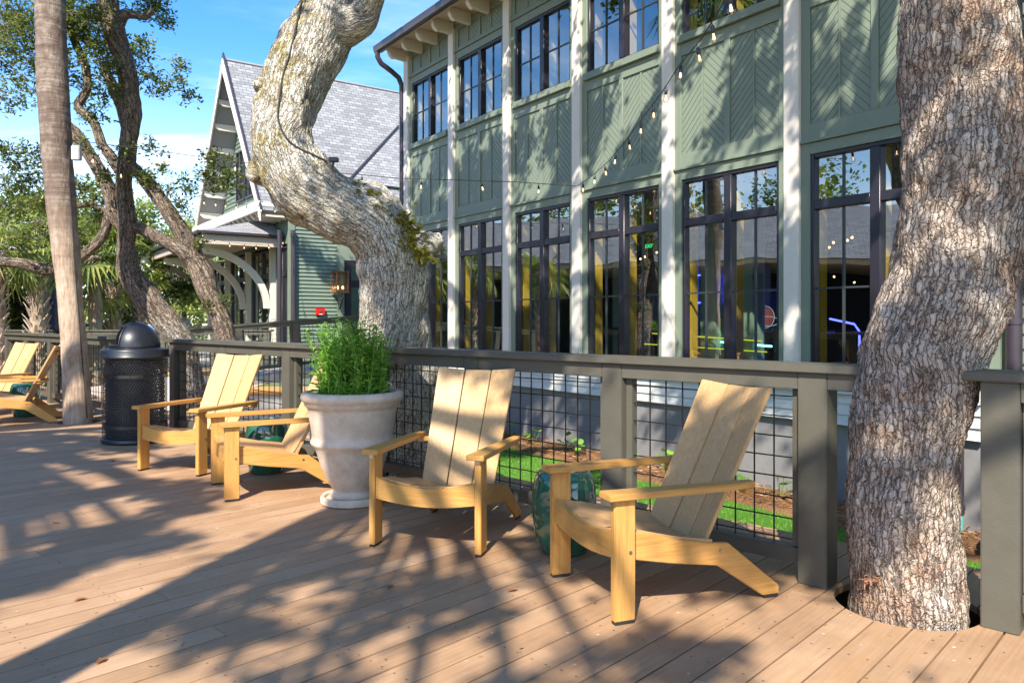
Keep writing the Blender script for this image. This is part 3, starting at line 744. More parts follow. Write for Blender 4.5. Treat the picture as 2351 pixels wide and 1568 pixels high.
# ------------------------------------------------------------------ litter bins
def litter_bin(x, y, label, rz=0, z=0):
    r = empty('litter_bin', (x, y, z), rz, label, 'litter bin'); r.scale = (.94, .94, 1)
    seg = 96; rad = .335; V = []; Fc = []; U = []; circ = 2 * math.pi * rad; circ = round(circ / .0305) * .0305
    for z_ in (.045, .91):
        for j in range(seg): V.append((rad * math.cos(2 * math.pi * j / seg), rad * math.sin(2 * math.pi * j / seg), z_))
    for j in range(seg):
        Fc.append((j, (j + 1) % seg, seg + (j + 1) % seg, seg + j)); a = circ * j / seg; b = circ * (j + 1) / seg; U += [(a, .045), (b, .045), (b, .91), (a, .91)]
    mesh('body', V, Fc, M['perf'], r, True, U)
    mb = MB(); mb.lathe([(1e-4, .05), (.30, .05), (.30, .9), (1e-4, .9)], seg=40); mb.build('liner', mat('bin_liner', color=(.02, .02, .022), rough=.5), r, True, angle=40)
    mb = MB(); mb.lathe([(.30, 0.004), (.345, .004), (.349, .012), (.349, .045), (.338, .055), (.30, .055)], seg=72); mb.build('base_ring', M['black_met'], r, True, angle=50)
    mb = MB(); mb.lathe([(.325, .885), (.352, .885), (.360, .893), (.358, .905), (.350, .915), (.350, .965), (.343, .980), (.32, .988), (.262, .994), (.24, 1.0)], seg=72); mb.build('lid', M['black_met'], r, True, angle=60)
    # dome with an opening on one side
    V = []; Fc = []; n = 26; sg = 72; D = .262
    for i in range(n + 1):
        ph = math.pi / 2 * i / n
        for j in range(sg):
            th = 2 * math.pi * j / sg; V.append((D * math.cos(ph) * math.cos(th), D * math.cos(ph) * math.sin(th), .992 + .272 * math.sin(ph)))
    keep = []
    for i in range(n):
        for j in range(sg):
            ph = math.pi / 2 * (i + .5) / n; th = 2 * math.pi * (j + .5) / sg; th = (th + math.pi) % (2 * math.pi) - math.pi
            if abs(th) < .80 and .12 < ph < .95: continue
            Fc.append((i * sg + j, i * sg + (j + 1) % sg, (i + 1) * sg + (j + 1) % sg, (i + 1) * sg + j))
    o = mesh('dome', V, Fc, M['black_met'], r, True)
    md = o.modifiers.new('t', 'SOLIDIFY'); md.thickness = .012; md.offset = -1
    def DP(th, ph, k=1.012): return (D * k * math.cos(ph) * math.cos(th), D * k * math.cos(ph) * math.sin(th), .992 + .272 * k * math.sin(ph))
    mb = MB(); mb.tube([DP(-.80, .10 + .85 * i / 10) for i in range(11)] + [DP(-.8 + 1.6 * i / 10, .95) for i in range(11)] + [DP(.80, .95 - .85 * i / 10) for i in range(11)] + [DP(.8 - 1.6 * i / 10, .10) for i in range(11)], .009, 8)
    mb.build('lip', M['black_met'], r, True, angle=60)
    mb = MB(); mb.lathe([(1e-4, .99), (.23, .995)], seg=30)
    mb.build('inner_plate', mat('bin_dark', color=(.006, .006, .007), rough=.8), r)
    return r
litter_bin(-4.01, 8.09, 'black perforated litter bin with domed lid left of the front railing', R(212))
litter_bin(-17.9, 30.0, 'distant black domed litter bin seen just left of the palm trunk', R(250), -.35)

# ------------------------------------------------------------------ main green building (local frame: x along wall receding, y outwards, z up)
def clip(poly, a, b, c):
    """keep a*x+b*y<=c"""
    out = []
    for i in range(len(poly)):
        p, q = poly[i], poly[(i + 1) % len(poly)]; dp = a * p[0] + b * p[1] - c; dq = a * q[0] + b * q[1] - c
        if dp <= 0: out.append(p)
        if dp * dq < 0: t = dp / (dp - dq); out.append((p[0] + (q[0] - p[0]) * t, p[1] + (q[1] - p[1]) * t))
    return out
def chevron(mb, x0, x1, z0, z1, sgn, w=.062, gap=.006, y=.0, d=.008, slope=1.05):
    L = math.hypot(1, slope); nx, nz = -slope * sgn / L, 1 / L            # normal of the strips
    c0 = min(nx * x + nz * z for x in (x0, x1) for z in (z0, z1)); c1 = max(nx * x + nz * z for x in (x0, x1) for z in (z0, z1))
    k = c0
    while k < c1:
        p = [(x0, z0), (x1, z0), (x1, z1), (x0, z1)]
        p = clip(p, nx, nz, k + w - gap)
        if len(p) > 2: p = clip(p, -nx, -nz, -k)
        if len(p) > 2: 
            q = clip([(x0, z0), (x1, z0), (x1, z1), (x0, z1)], nx, nz, k + w - gap - .004); q = clip(q, -nx, -nz, -(k + .004)) if len(q) > 2 else q
            mb.prism(p, 'y', y + d, y)
        k += w
def window(parent, a0, a1, z0, z1, transom=None, hbars=(), fw=.042, mull=.105, y=-.035, fins=True, name='window'):
    """double casement with divided lights; frame > pane, muntin"""
    mb = MB()
    mb.box(a0, a0 + fw, y - .05, y + .045, z0, z1); mb.box(a1 - fw, a1, y - .05, y + .045, z0, z1)
    mb.box(a0 + fw, a1 - fw, y - .05, y + .045, z1 - fw, z1); mb.box(a0 + fw, a1 - fw, y - .05, y + .045, z0, z0 + fw)
    c = (a0 + a1) / 2
    if mull: mb.box(c - mull / 2, c + mull / 2, y - .05, y + .055, z0 + fw, z1 - fw)
    segs = [(a0 + fw, c - mull / 2), (c + mull / 2, a1 - fw)] if mull else [(a0 + fw, a1 - fw)]
    if transom:
        for s0, s1 in segs: mb.box(s0, s1, y - .05, y + .05, transom[0], transom[1])
    w = mb.build(name, M['frame'], parent, bevel=.006, seg=1)
    mu = MB(); gl = MB()
    for s0, s1 in segs:
        m_ = (s0 + s1) / 2; r = .010
        zs = [(z0 + fw, transom[0]), (transom[1], z1 - fw)] if transom else [(z0 + fw, z1 - fw)]
        for q0, q1 in zs: mu.box(m_ - r, m_ + r, y - .012, y + .014, q0, q1)
        for h in hbars: mu.box(s0, s1, y - .010, y + .012, h - r, h + r)
        gl.add([(s0, y, z0 + fw), (s1, y, z0 + fw), (s1, y, z1 - fw), (s0, y, z1 - fw)], [(0, 1, 2, 3)])
    mu.build('muntin', M['muntin'], w); gl.build('pane', M['glass'], w)
    return w
def main_building():
    b = empty('green_building', WO, wrz, 'two storey sage green building with cream pilasters and tall black windows', 'building')
    S = 1.745; q = [10.65 - i for i in range(7)]
    ZG = (.58, 6.57)
    for i in range(7):
        a1 = S * q[i]; mb = MB(); mb.box(a1 - .18, a1, -.02, .075, .585, 6.50); mb.build('pilaster', M['cream'], b, bevel=.006)
    for i in range(6):
        L = S * q[i + 1]; Rr = S * q[i] - .18
        w0, w1 = L + .088, Rr - .102
        mb = MB()
        mb.box(L, w0, -.13, .03, .585, 6.57); mb.box(w1, Rr, -.13, .03, .585, 6.57)
        for z0, z1 in ((.585, .75), (2.985, 3.10), (3.13, 3.296), (4.49, 4.632), (5.93, 6.05), (6.075, 6.14), (6.45, 6.57)):
            mb.box(w0, w1, -.13, .03, z0, z1)
        mb.box(w0, w1, -.13, .0, 3.296, 4.49); mb.box(w0, w1, -.13, .0, 6.14, 6.45)
        c = (w0 + w1) / 2
        for z0, z1 in ((3.296, 4.49), (6.14, 6.45)):
            mb.box(c - .038, c + .038, 0, .0285, z0, z1)
        mb.build('wall', M['green'], b, bevel=.003, seg=1)
        for z0, z1 in ((3.296, 4.49), (6.14, 6.45)):
            for (x0, x1) in ((w0, c - .038), (c + .038, w1)):
                mb = MB(); m_ = (x0 + x1) / 2
                mb.box(m_ - .010, m_ + .010, 0, .022, z0, z1)
                chevron(mb, x0 + .002, m_ - .010, z0 + .002, z1 - .002, 1); chevron(mb, m_ + .010, x1 - .002, z0 + .002, z1 - .002, -1)
                mb.build('chevron_panel', M['green'], b)
        for z0, z1 in ((3.102, 3.128), (6.052, 6.073)):
            mb = MB(); mb.box(L + .002, Rr - .002, -.1, .062, z0, z1); mb.build('drip_moulding', M['green'], b, bevel=.003)
        mb = MB(); mb.box(w0 - .03, w1 + .03, -.1, .085, 4.634, 4.728); mb.build('sill', M['green'], b, bevel=.004)
        window(b, w0, w1, .75, 2.985, (2.415, 2.512), (1.61,))
        window(b, w0, w1, 4.73, 5.93, None, (5.33,))
        for x in (c, w1):
            for z0, z1 in ((.6, 2.96), (4.6, 5.95)):
                mb = MB(); mb.box(x - .02, x + .055, -.25, -.13, z0, z1); mb.build('interior_post', M['amber'], b, bevel=.004)
    A0, A1 = S * q[6] - .18, S * q[0]
    mb = MB(); mb.box(A0, A1 + .02, -.05, .10, .56, .583); mb.build('water_table', M['white_lap'], b, bevel=.004)
    mb = MB()
    for k in range(3):
        z = .25 + k * .107; mb.prism([(.0, z), (.052, z), (.030, z + .105), (.0, z + .105)], 'x', A0, A1)
    mb.build('base_siding', M['white_lap'], b)
    mb = MB(); mb.box(A0 - 5.5, A1 - .01, -.2, -.02, -.6, .249); mb.build('foundation', M['found'], b)
    # end wall and rear block so that the volume is closed
    mb = MB(); mb.box(A1 - .12, A1 + .012, -7, -.16, -.6, 6.6); mb.build('end_wall', M['green_side'], b)
    # interior rooms
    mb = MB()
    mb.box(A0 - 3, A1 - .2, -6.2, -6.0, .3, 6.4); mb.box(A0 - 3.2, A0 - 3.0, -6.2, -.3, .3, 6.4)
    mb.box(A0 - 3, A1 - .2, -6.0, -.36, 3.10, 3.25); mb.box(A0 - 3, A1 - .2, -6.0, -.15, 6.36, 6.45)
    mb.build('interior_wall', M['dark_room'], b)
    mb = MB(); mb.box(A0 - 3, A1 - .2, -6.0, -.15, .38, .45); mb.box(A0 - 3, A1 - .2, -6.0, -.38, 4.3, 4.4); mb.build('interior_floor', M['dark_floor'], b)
    mb = MB()
    for x, y in ((9.2, -2.6), (11.4, -1.4), (12.1, -1.5), (13.0, -2.2), (14.9, -2.4), (16.6, -1.6)):
        mb.box(x - .13, x + .13, y - .13, y + .13, .45, 3.1)
    mb.box(15.2, 15.5, -1.3, -1.1, 4.4, 6.3); mb.box(14.6, 14.9, -1.6, -1.4, 4.4, 6.3); mb.box(11.2, 11.5, -1.0, -.8, 4.4, 6.3)
    mb.build('interior_column', M['in_green'], b)
    rr = random.Random(4)
    # eave: soffit, fascia, rafter tails, gutter, roof
    E0, E1 = A0 - 6, A1 + .10
    mb = MB(); mb.box(E0, E1 - .02, -.13, .02, 6.572, 6.66); mb.box(E0, E1, .02, .50, 6.615, 6.64); mb.box(E0, E1, .50, .53, 6.545, 6.65)
    mb.build('soffit', M['tan'], b)
    for k in range(22):
        x = A1 - .1 - k * .582
        if x < A0 - .5: break
        mb = MB(); mb.prism([(.03, 6.40), (.30, 6.42), (.36, 6.40), (.42, 6.44), (.455, 6.50), (.47, 6.613), (.03, 6.613)], 'x', x - .045, x + .045); mb.build('rafter_tail', M['cream'], b, bevel=.006)
    mb = MB(); pr = [(.53, 6.655), (.53, 6.56), (.55, 6.535), (.60, 6.525), (.64, 6.545), (.655, 6.59), (.655, 6.665), (.645, 6.665), (.64, 6.60), (.60, 6.55), (.545, 6.57), (.54, 6.655)]
    mb.prism(pr, 'x', E0, E1 + .06); mb.build('gutter', M['gutter'], b, bevel=.003)
    V = [(E0, .64, 6.68), (E1 + .05, .64, 6.68), (E1 + .05, -5, 9.0), (E0, -5, 9.0), (E0, .64, 6.655), (E1 + .05, .64, 6.655), (E1 + .05, -5, 8.9), (E0, -5, 8.9)]
    mb = MB(); mb.hexa(V); o = mb.build('roof', M['shingle'], b)
    # downspout at the far corner
    mb = MB(); x = A1 + .075
    mb.tube([(x, .60, 6.54), (x, .60, 6.44), (x, .52, 6.33), (x, .30, 6.22), (x, .14, 6.12), (x, .075, 5.98), (x, .07, 5.8)], .052, 14); mb.tube([(x, .07, 5.8), (x, .07, -.5)], .05, 14)
    for z in (5.95, 3.2): mb.tube([(x - .09, .055, z), (x + .075, .055, z)], .02, 8)
    mb.build('downspout', M['gutter'], b, True, angle=50)
    # right-hand end behind the oak
    mb = MB(); mb.box(7.80, A0, -.13, .03, .25, 6.57); mb.build('corner_wall', M['green'], b)
    mb = MB(); k = 0
    z = -.1
    while z < 6.5: mb.prism([(-.22, z), (-.135, z), (-.155, z + .127), (-.22, z + .127)], 'x', 2.0, 7.80); z += .127
    mb.build('siding', M['green_side'], b)
    mb = MB(); mb.box(7.20, 7.50, -.13, -.09, .2, 6.5); mb.build('corner_board', M['green'], b, bevel=.004)
    mb = MB(); mb.tube([(7.70, .02, 6.54), (7.70, .02, -.4)], .062, 14); 
    for z in (1.25, 3.3): mb.tube([(7.70, .02, z), (7.70, .02, z + .05)], .07, 14)
    mb.build('downspout', M['gutter'], b, True, angle=50)
    mb = MB(); mb.tube([(8.10, .13, 6.54), (8.10, .13, -.30)], .058, 16); mb.tube([(8.10, .13, -.30), (8.10, .13, -.34)], .068, 16); mb.tube([(8.10, .13, -.34), (8.10, .13, -.38)], .062, 16)
    o = mb.build('downspout', M['gutter'], b, True, angle=50)
    mb = MB(); mb.tube([(8.10, .13, -.38), (8.10, .13, -.56)], .052, 16); mb.build('pipe_end', M['turq'], b, True, angle=50)
    # neon arcade glow inside the two nearest rooms
    def WL(a, d, z): return (a, -d, z)
    def neon(pts, r, m_, nm): mbb = MB(); mbb.tube(pts, r, 6); mbb.build(nm, m_, b)
    def rrect(cx, d, cz, w, h, r, open_=False):
        pts = []
        for (sx, sz, t0) in ((1, 1, 0), (-1, 1, 90), (-1, -1, 180), (1, -1, 270)):
            for k in range(5):
                t = R(t0 + 22.5 * k); pts.append(WL(cx + sx * (w - r) + r * math.cos(t), d, cz + sz * (h - r) + r * math.sin(t)))
        if not open_: pts.append(pts[0])
        return pts
    neon(rrect(12.3, 1.6, 1.74, .42, .20, .12), .011, M['neon'], 'neon_tube')
    neon(rrect(13.15, 1.9, 1.78, .30, .22, .08), .011, M['neon'], 'neon_tube')
    neon([WL(10.35, 1.2, .5), WL(10.35, 1.2, 1.18), WL(10.42, 1.2, 1.24), WL(10.7, 1.2, 1.26)], .012, M['neon'], 'neon_tube')
    neon([WL(10.25, 1.0, .5), WL(10.25, 1.0, 1.16), WL(10.3, 1.0, 1.22), WL(10.55, 1.1, 1.24)], .010, M['neon'], 'neon_tube')
    neon([WL(9.72, 1.0, .62), WL(9.64, 1.0, .72), WL(9.64, 1.0, 1.16), WL(9.70, 1.0, 1.24), WL(10.0, 1.0, 1.30)], .011, M['neon'], 'neon_tube')
    neon([WL(11.0, 1.3, .95), WL(12.0, 1.5, .98)], .014, M['neon_c'], 'light_strip'); neon([WL(11.0, 1.1, 1.02), WL(13.4, 1.6, 1.08)], .008, M['neon_y'], 'light_strip')
    neon([WL(11.0, 1.2, .88), WL(13.4, 1.4, .92)], .007, M['neon_y'], 'light_strip')
    # small round emblem: a ringed disc on a dark panel
    mb = MB(); mb.box(10.95, 12.5, -2.25, -2.2, .9, 1.75); mb.build('dark_screen', mat('navy_panel', color=(.01, .018, .06), rough=.5), b)
    mb = MB(); n = 32
    mb.prism([(11.75 + .13 * math.cos(2 * math.pi * k / n), 1.33 + .13 * math.sin(2 * math.pi * k / n)) for k in range(n)], 'y', -2.195, -2.19); mb.build('emblem_disc', mat('emblem_brown', color=(.30, .08, .05), emit=(.25, .06, .04), es=.5), b)
    pe = mat('emblem_line', color=(.4, .45, .5), emit=(.35, .42, .5), es=.5)
    mb = MB(); mb.tube([(11.75 + .155 * math.cos(2 * math.pi * k / n), -2.18, 1.33 + .155 * math.sin(2 * math.pi * k / n)) for k in range(n + 1)], .006, 4)
    mb.tube([(11.75 + .26 * math.cos(2 * math.pi * k / n), -2.17, 1.27 + .07 * math.sin(2 * math.pi * k / n)) for k in range(n + 1)], .006, 4); mb.build('emblem_ring', pe, b)
    # exit sign letters
    cu = bpy.data.curves.new('exit', 'FONT'); cu.body = 'EXIT'; cu.size = .08; cu.extrude = .003
    t = bpy.data.objects.new('tmp', cu); C.objects.link(t); dg = bpy.context.evaluated_depsgraph_get(); me = bpy.data.meshes.new_from_object(t.evaluated_get(dg)); bpy.data.objects.remove(t)
    o = bpy.data.objects.new('exit_sign', me); C.objects.link(o); me.materials.clear(); me.materials.append(mat('exit_green', color=(.0, .3, .1), emit=(.02, .9, .25), es=.9)); o.parent = b
    o.location = (13.55, -1.6, 2.42); o.rotation_euler = (R(90), 0, R(180))
    # warm pendant lamps in clusters
    for (x, y, z, n) in ((9.6, -1.6, 2.35, 4), (10.6, -2.2, 2.3, 4), (12.1, -2.3, 2.45, 5), (13.9, -2.0, 2.35, 3), (15.6, -2.1, 2.2, 4), (17.3, -2.4, 2.2, 3), (11.4, -3.6, 1.9, 3), (15.0, -3.6, 1.9, 3)):
        mb = MB()
        for k in range(n):
            an = 6.28 * k / n; mb.ball((x + .16 * math.cos(an), y + .16 * math.sin(an), z + rr.uniform(-.06, .06)), .015, 8)
        mb.build('pendant_bulbs', M['lamp_on'], b)
    # a few dark tables and stools inside
    mb = MB()
    for k in range(9):
        x = 9.4 + k * 1.05; y = -1.1 - .5 * (k % 3); mb.box(x - .3, x + .3, y - .25, y + .25, 1.12, 1.16); mb.box(x - .03, x + .03, y - .03, y + .03, .45, 1.12)
    mb.build('bar_table', mat('dark_table', color=(.10, .07, .05), rough=.4), b)
    return b
main_building()

# ------------------------------------------------------------------ gabled house behind
KB = 1.3
def zb(z): return 1.28 + (z - 1.28) * KB
def house():
    h = empty('gabled_house', (-4.73 * KB, 16.25 * KB, 0), wrz, 'green clapboard house with steep grey shingle gable roof and arched brackets', 'house')
    hw = 3.0 * KB; cx = 3.0 * KB; zr = zb(7.62); sl = 1.35
    # roof slopes
    def roofuv(name, quad, th=.14):
        a, b_, c, d = [Vector(p) for p in quad]; n = (b_ - a).cross(d - a).normalized() * th; n = -n if n.z < 0 else n
        L = (b_ - a).length; H = (d - a).length
        vs = [a, b_, c, d, a - n, b_ - n, c - n, d - n]; fs = [(0, 1, 2, 3), (7, 6, 5, 4), (0, 4, 5, 1), (1, 5, 6, 2), (2, 6, 7, 3), (3, 7, 4, 0)]
        uv = [(0, 0), (L, 0), (L, H), (0, H)] + [(0, 0), (.1, 0), (.1, .1), (0, .1)] * 5
        return mesh(name, vs, fs, M['shingle'], h, uvs=uv)
    y0, y1 = .62 * KB, -15.
    xr = cx - 2.98 * KB; zl = zr - (cx - xr) * sl
    roofuv('roof', [(xr, y1, zl), (xr, y0, zl), (cx, y0, zr), (cx, y1, zr)])
    roofuv('roof', [(2 * cx - xr, y0, zl), (2 * cx - xr, y1, zl), (cx, y1, zr), (cx, y0, zr)])
    # second roof plane at the right with a dark valley flashing
    def onroof(x, up): return (x, up)
    k = .12
    a = (xr + .9 * KB, -2.6 * KB, zl + .9 * KB * sl); 
    def RP(y, x): return Vector((x, y, zr - (cx - x) * sl)) + Vector((-sl, 0, 1)).normalized() * k
    p0, p1, p2, p3 = RP(-1.55 * KB, cx - 2.35 * KB), RP(-12, cx - 2.35 * KB), RP(-12, cx - .2), RP(-3.5 * KB, cx - 1.0 * KB)
    o = mesh('roof', [p0, p1, p2, p3], [(0, 1, 2, 3)], M['shingle'], h, uvs=[(0, 0), (12, 0), (12, 5), (3, 3)])
    md = o.modifiers.new('s', 'SOLIDIFY'); md.thickness = .06
    mb = MB(); mb.tube([p0 + Vector((-.03, 0, .03)), p3 + Vector((-.03, 0, .03))], .035, 6); mb.build('flashing', M['gutter'], h)
    # bargeboards
    mb = MB()
    for s in (-1, 1):
        xe = cx + s * 2.98 * KB
        mb.prism([(cx, zr - .03), (xe, zl - .03), (xe, zl - .30), (cx, zr - .42)], 'y', y0 + .012, y0 + .05)
    mb.build('bargeboard', M['cream'], h)
    mb = MB()
    for s in (-1, 1):
        xe = cx + s * 3.02 * KB; mb.prism([(cx, zr + .16), (xe, zl - .0), (xe, zl - .10), (cx, zr + .0)], 'y', y0 - .02, y0 + .03)
    mb.build('roof_edge', M['gutter'], h)
    # lookouts under both rakes
    for s in (-1, 1):
        for i in range(7):
            t = .55 + i * .38; x = cx + s * t * KB; z = zr - t * KB * sl - .16
            mb = MB(); x2 = x + s * .05; mb.prism([(0.02, z - .22), (y0 * .8, z - .22), (y0 - .02, z - .12), (y0 - .02, z - .02), (0.02, z - .02)], 'x', x - .06, x + .06); mb.build('lookout', M['cream'], h)
    mb = MB()
    for s in (-1, 1):
        xe = cx + s * 2.95 * KB
        a = (cx, .02, zr - .20); b_ = (cx, y0, zr - .20); c = (xe, y0, zl - .16); d = (xe, .02, zl - .16)
        mb.add([a, b_, c, d], [(0, 1, 2, 3)])
    mb.build('soffit', M['tan'], h)
    # gable wall siding (rows clipped by the rakes)
    mb = MB(); z = zb(3.72); e = .135
    while z < zr - .4:
        hwz = max(0, (zr - .25 - z) / sl); 
        w2 = max(0, (zr - .25 - z - e) / sl)
        V = [(cx - hwz, .0, z), (cx + hwz, .0, z), (cx + hwz, .05, z), (cx - hwz, .05, z), (cx - w2, .0, z + e), (cx + w2, .0, z + e), (cx + w2, .022, z + e), (cx - w2, .022, z + e)]
        mb.hexa(V); z += e
    mb.build('gable_siding', M['green_side'], h)
    mb = MB(); mb.box(cx - 1.15, cx + 1.15, .05, .09, zb(4.12), zb(5.62)); mb.box(cx - .62, cx + .62, .05, .088, zb(5.62), zb(6.3)); mb.build('window_trim', M['green'], h)
    for (x0, x1, z0, z1) in ((cx - .95, cx - .05, zb(4.25), zb(5.5)), (cx + .05, cx + .95, zb(4.25), zb(5.5)), (cx - .42, cx + .42, zb(5.68), zb(6.18))):
        window(h, x0, x1, z0, z1, None, (), .05, .06, y=.13)
    # box room behind the gable so windows are not see-through
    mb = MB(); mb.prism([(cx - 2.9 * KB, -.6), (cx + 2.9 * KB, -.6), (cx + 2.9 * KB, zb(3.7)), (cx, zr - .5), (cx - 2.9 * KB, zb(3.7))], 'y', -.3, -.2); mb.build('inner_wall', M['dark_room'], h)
    # cornice with small brackets
    mb = MB(); X0, X1 = xr + .1, 2 * cx - xr
    mb.box(X0, X1, .05, .66 * KB, zb(3.66), zb(3.72)); mb.box(X0, X1, .62 * KB, .68 * KB, zb(3.58), zb(3.80)); mb.box(X0 + .02, X1, .06, .60 * KB, zb(3.722), zb(3.76))
    mb.build('cornice', M['cream'], h)
    n = 17
    for i in range(n):
        x = X0 + .15 + (X1 - X0 - .3) * i / (n - 1); mb = MB(); mb.prism([(.05, zb(3.44)), (.5 * KB, zb(3.48)), (.6 * KB, zb(3.6)), (.6 * KB, zb(3.655)), (.05, zb(3.655))], 'x', x - .045, x + .045); mb.build('cornice_bracket', M['cream'], h)
    # lower facade: siding, posts, tall dark windows
    mb = MB(); mb.box(0, X1, -.12, -.02, zb(2.95), zb(3.66)); mb.box(0, X1, -.12, -.02, -.6, zb(.75)); mb.build('facade_wall', M['green_side'], h)
    wx = [1.03, 2.89, 4.75, 6.6]; wx = [w * KB for w in wx]
    for i in range(4):
        x = wx[i]; mb = MB(); mb.box(x - .09, x + .09, -.1, .16, .2, zb(2.95)); mb.build('porch_post', M['cream'], h, bevel=.01)
    for a, b_ in [(.15 * KB, wx[0] - .12)] + [(wx[i] + .12, wx[i + 1] - .12) for i in range(3)]:
        window(h, a + .05, b_ - .05, zb(.75), zb(2.9), (zb(2.25), zb(2.36)), (), .07, .12 if b_ - a > 1 else 0, y=-.04)
        mb = MB(); mb.box(a - .02, a + .05, -.11, .02, zb(.75), zb(2.95)); mb.box(b_ - .05, b_ + .02, -.11, .02, zb(.75), zb(2.95)); mb.build('window_trim', M['green'], h)
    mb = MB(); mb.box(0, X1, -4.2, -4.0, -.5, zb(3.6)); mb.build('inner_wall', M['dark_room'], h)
    # awning roof
    d = 1.73 * KB; xa, xb = .44 * KB, 7.7 * KB; ze = zb(3.13); zt = zb(3.60)
    mb = MB(); 
    top = [(xa - .05, d + .05, ze), (xb, d + .05, ze), (xb, .05, zt), (xa + 1.0 * KB, .05, zt), (xa - .05, .05, ze + .02)]
    o = mesh('awning_roof', top + [(p[0], p[1], p[2] - .07) for p in top], [(0, 1, 2, 3), (0, 3, 4), (5, 8, 7, 6), (5, 9, 8), (0, 5, 6, 1), (4, 9, 5, 0)], M['shingle'], h,
             uvs=[(0, 0), (8, 0), (8, 2.4), (1.3, 2.4), (0, 0), (1.3, 2.4), (2.4, 0)] + [(0, 0)] * 15)
    mb = MB(); mb.box(xa - .08, xb, d + .052, d + .12, ze - .08, ze + .0); mb.box(xa - .12, xa - .052, .05, d + .12, ze - .08, ze + .0); mb.build('gutter', M['gutter'], h, bevel=.01)
    mb = MB(); mb.box(xa, xb, d - .12, d - .02, ze - .34, ze - .09); mb.box(xa, xa + .1, .05, d - .121, ze - .34, ze - .09); mb.box(xa + .1, xb, .05, d - .121, ze - .12, ze - .09)
    mb.build('awning_beam', M['tan'], h)
    for x in wx:   # quarter-arc brackets
        mb = MB(); n = 16; zc = zb(1.55); r1 = d - .15; zt2 = ze - .345; 
        outer = []; inner = []
        for i in range(n + 1):
            t = math.pi / 2 * i / n
            ox = .16 + (r1 - .16) * (1 - math.cos(t)); oz = zc + (zt2 - zc) * math.sin(t)
            outer.append((ox, oz)); 
        # thickness along normal
        poly_l = [(min(o_[0] + .17 * math.cos(math.pi / 2 * i / n), r1), o_[1] - .20 * math.sin(math.pi / 2 * i / n)) for i, o_ in enumerate(outer)]
        vs = []; fs = []
        for i in range(n + 1):
            for xx in (x - .07, x + .07): vs += [(xx, outer[i][0], outer[i][1]), (xx, poly_l[i][0], poly_l[i][1])]
        for i in range(n):
            k = 4 * i; fs += [(k, k + 4, k + 5, k + 1), (k + 2, k + 3, k + 7, k + 6), (k, k + 2, k + 6, k + 4), (k + 1, k + 5, k + 7, k + 3)]
        fs += [(0, 1, 3, 2), (4 * n, 4 * n + 2, 4 * n + 3, 4 * n + 1)]
        mb.add(vs, fs); mb.build('arched_bracket', M['cream'], h)
    # right hand wall with laps, facing the deck
    mb = MB(); z = .15; e = .108
    while z < zb(3.9): mb.prism([(0, z), (-.060, z), (-.022, z + e), (0, z + e)], 'y', -1.02 * KB, -.10); z += e
    z = .15
    while z < zb(3.9): mb.prism([(0, z), (-.055, z), (-.028, z + e), (0, z + e)], 'y', -10, -2.3 * KB); z += e
    mb.build('side_siding', M['green_side'], h)
    mb = MB(); mb.box(-.07, .05, -.098, .06, -.5, zb(3.6)); mb.box(-.07, 0, -1.19 * KB, -1.022 * KB, -.5, zb(3.6)); mb.box(-.075, 0, -2.3 * KB, -2.15 * KB, 0, zb(3.6)); mb.box(-.07, 0, -2.15 * KB, -1.19 * KB, zb(2.62), zb(3.6)); mb.build('corner_board', M['green'], h)
    mb = MB(); mb.box(0, .1, -10, -.1, -.6, .15); mb.box(.001, .1, -10, -.1, .15, zb(3.9)); mb.build('side_wall', M['green_side'], h)
    window(h, 0, 0.001, 0, 0.001) if False else None
    dr = empty('door', (0, 0, 0)); dr.parent = h
    dr.name = 'door'
    mb = MB(); mb.box(-.05, 0, -2.14 * KB, -1.22 * KB, .45, zb(2.60)); mb.build('leaf', M['frame'], dr)
    mb = MB(); mb.box(-.054, -.052, -1.98 * KB, -1.36 * KB, 1.1, zb(2.02)); mb.box(-.054, -.052, -1.98 * KB, -1.36 * KB, zb(2.18), zb(2.5)); mb.build('pane', M['glass'], dr)
    for (xx, yy) in ((-.14, -.02), (.06, .30)):
        mb = MB(); mb.tube([(xx, yy, zb(3.2)), (xx, yy, -.4)], .06, 12); mb.build('downspout', M['gutter'], h, True, angle=50)
    return h
H = house()
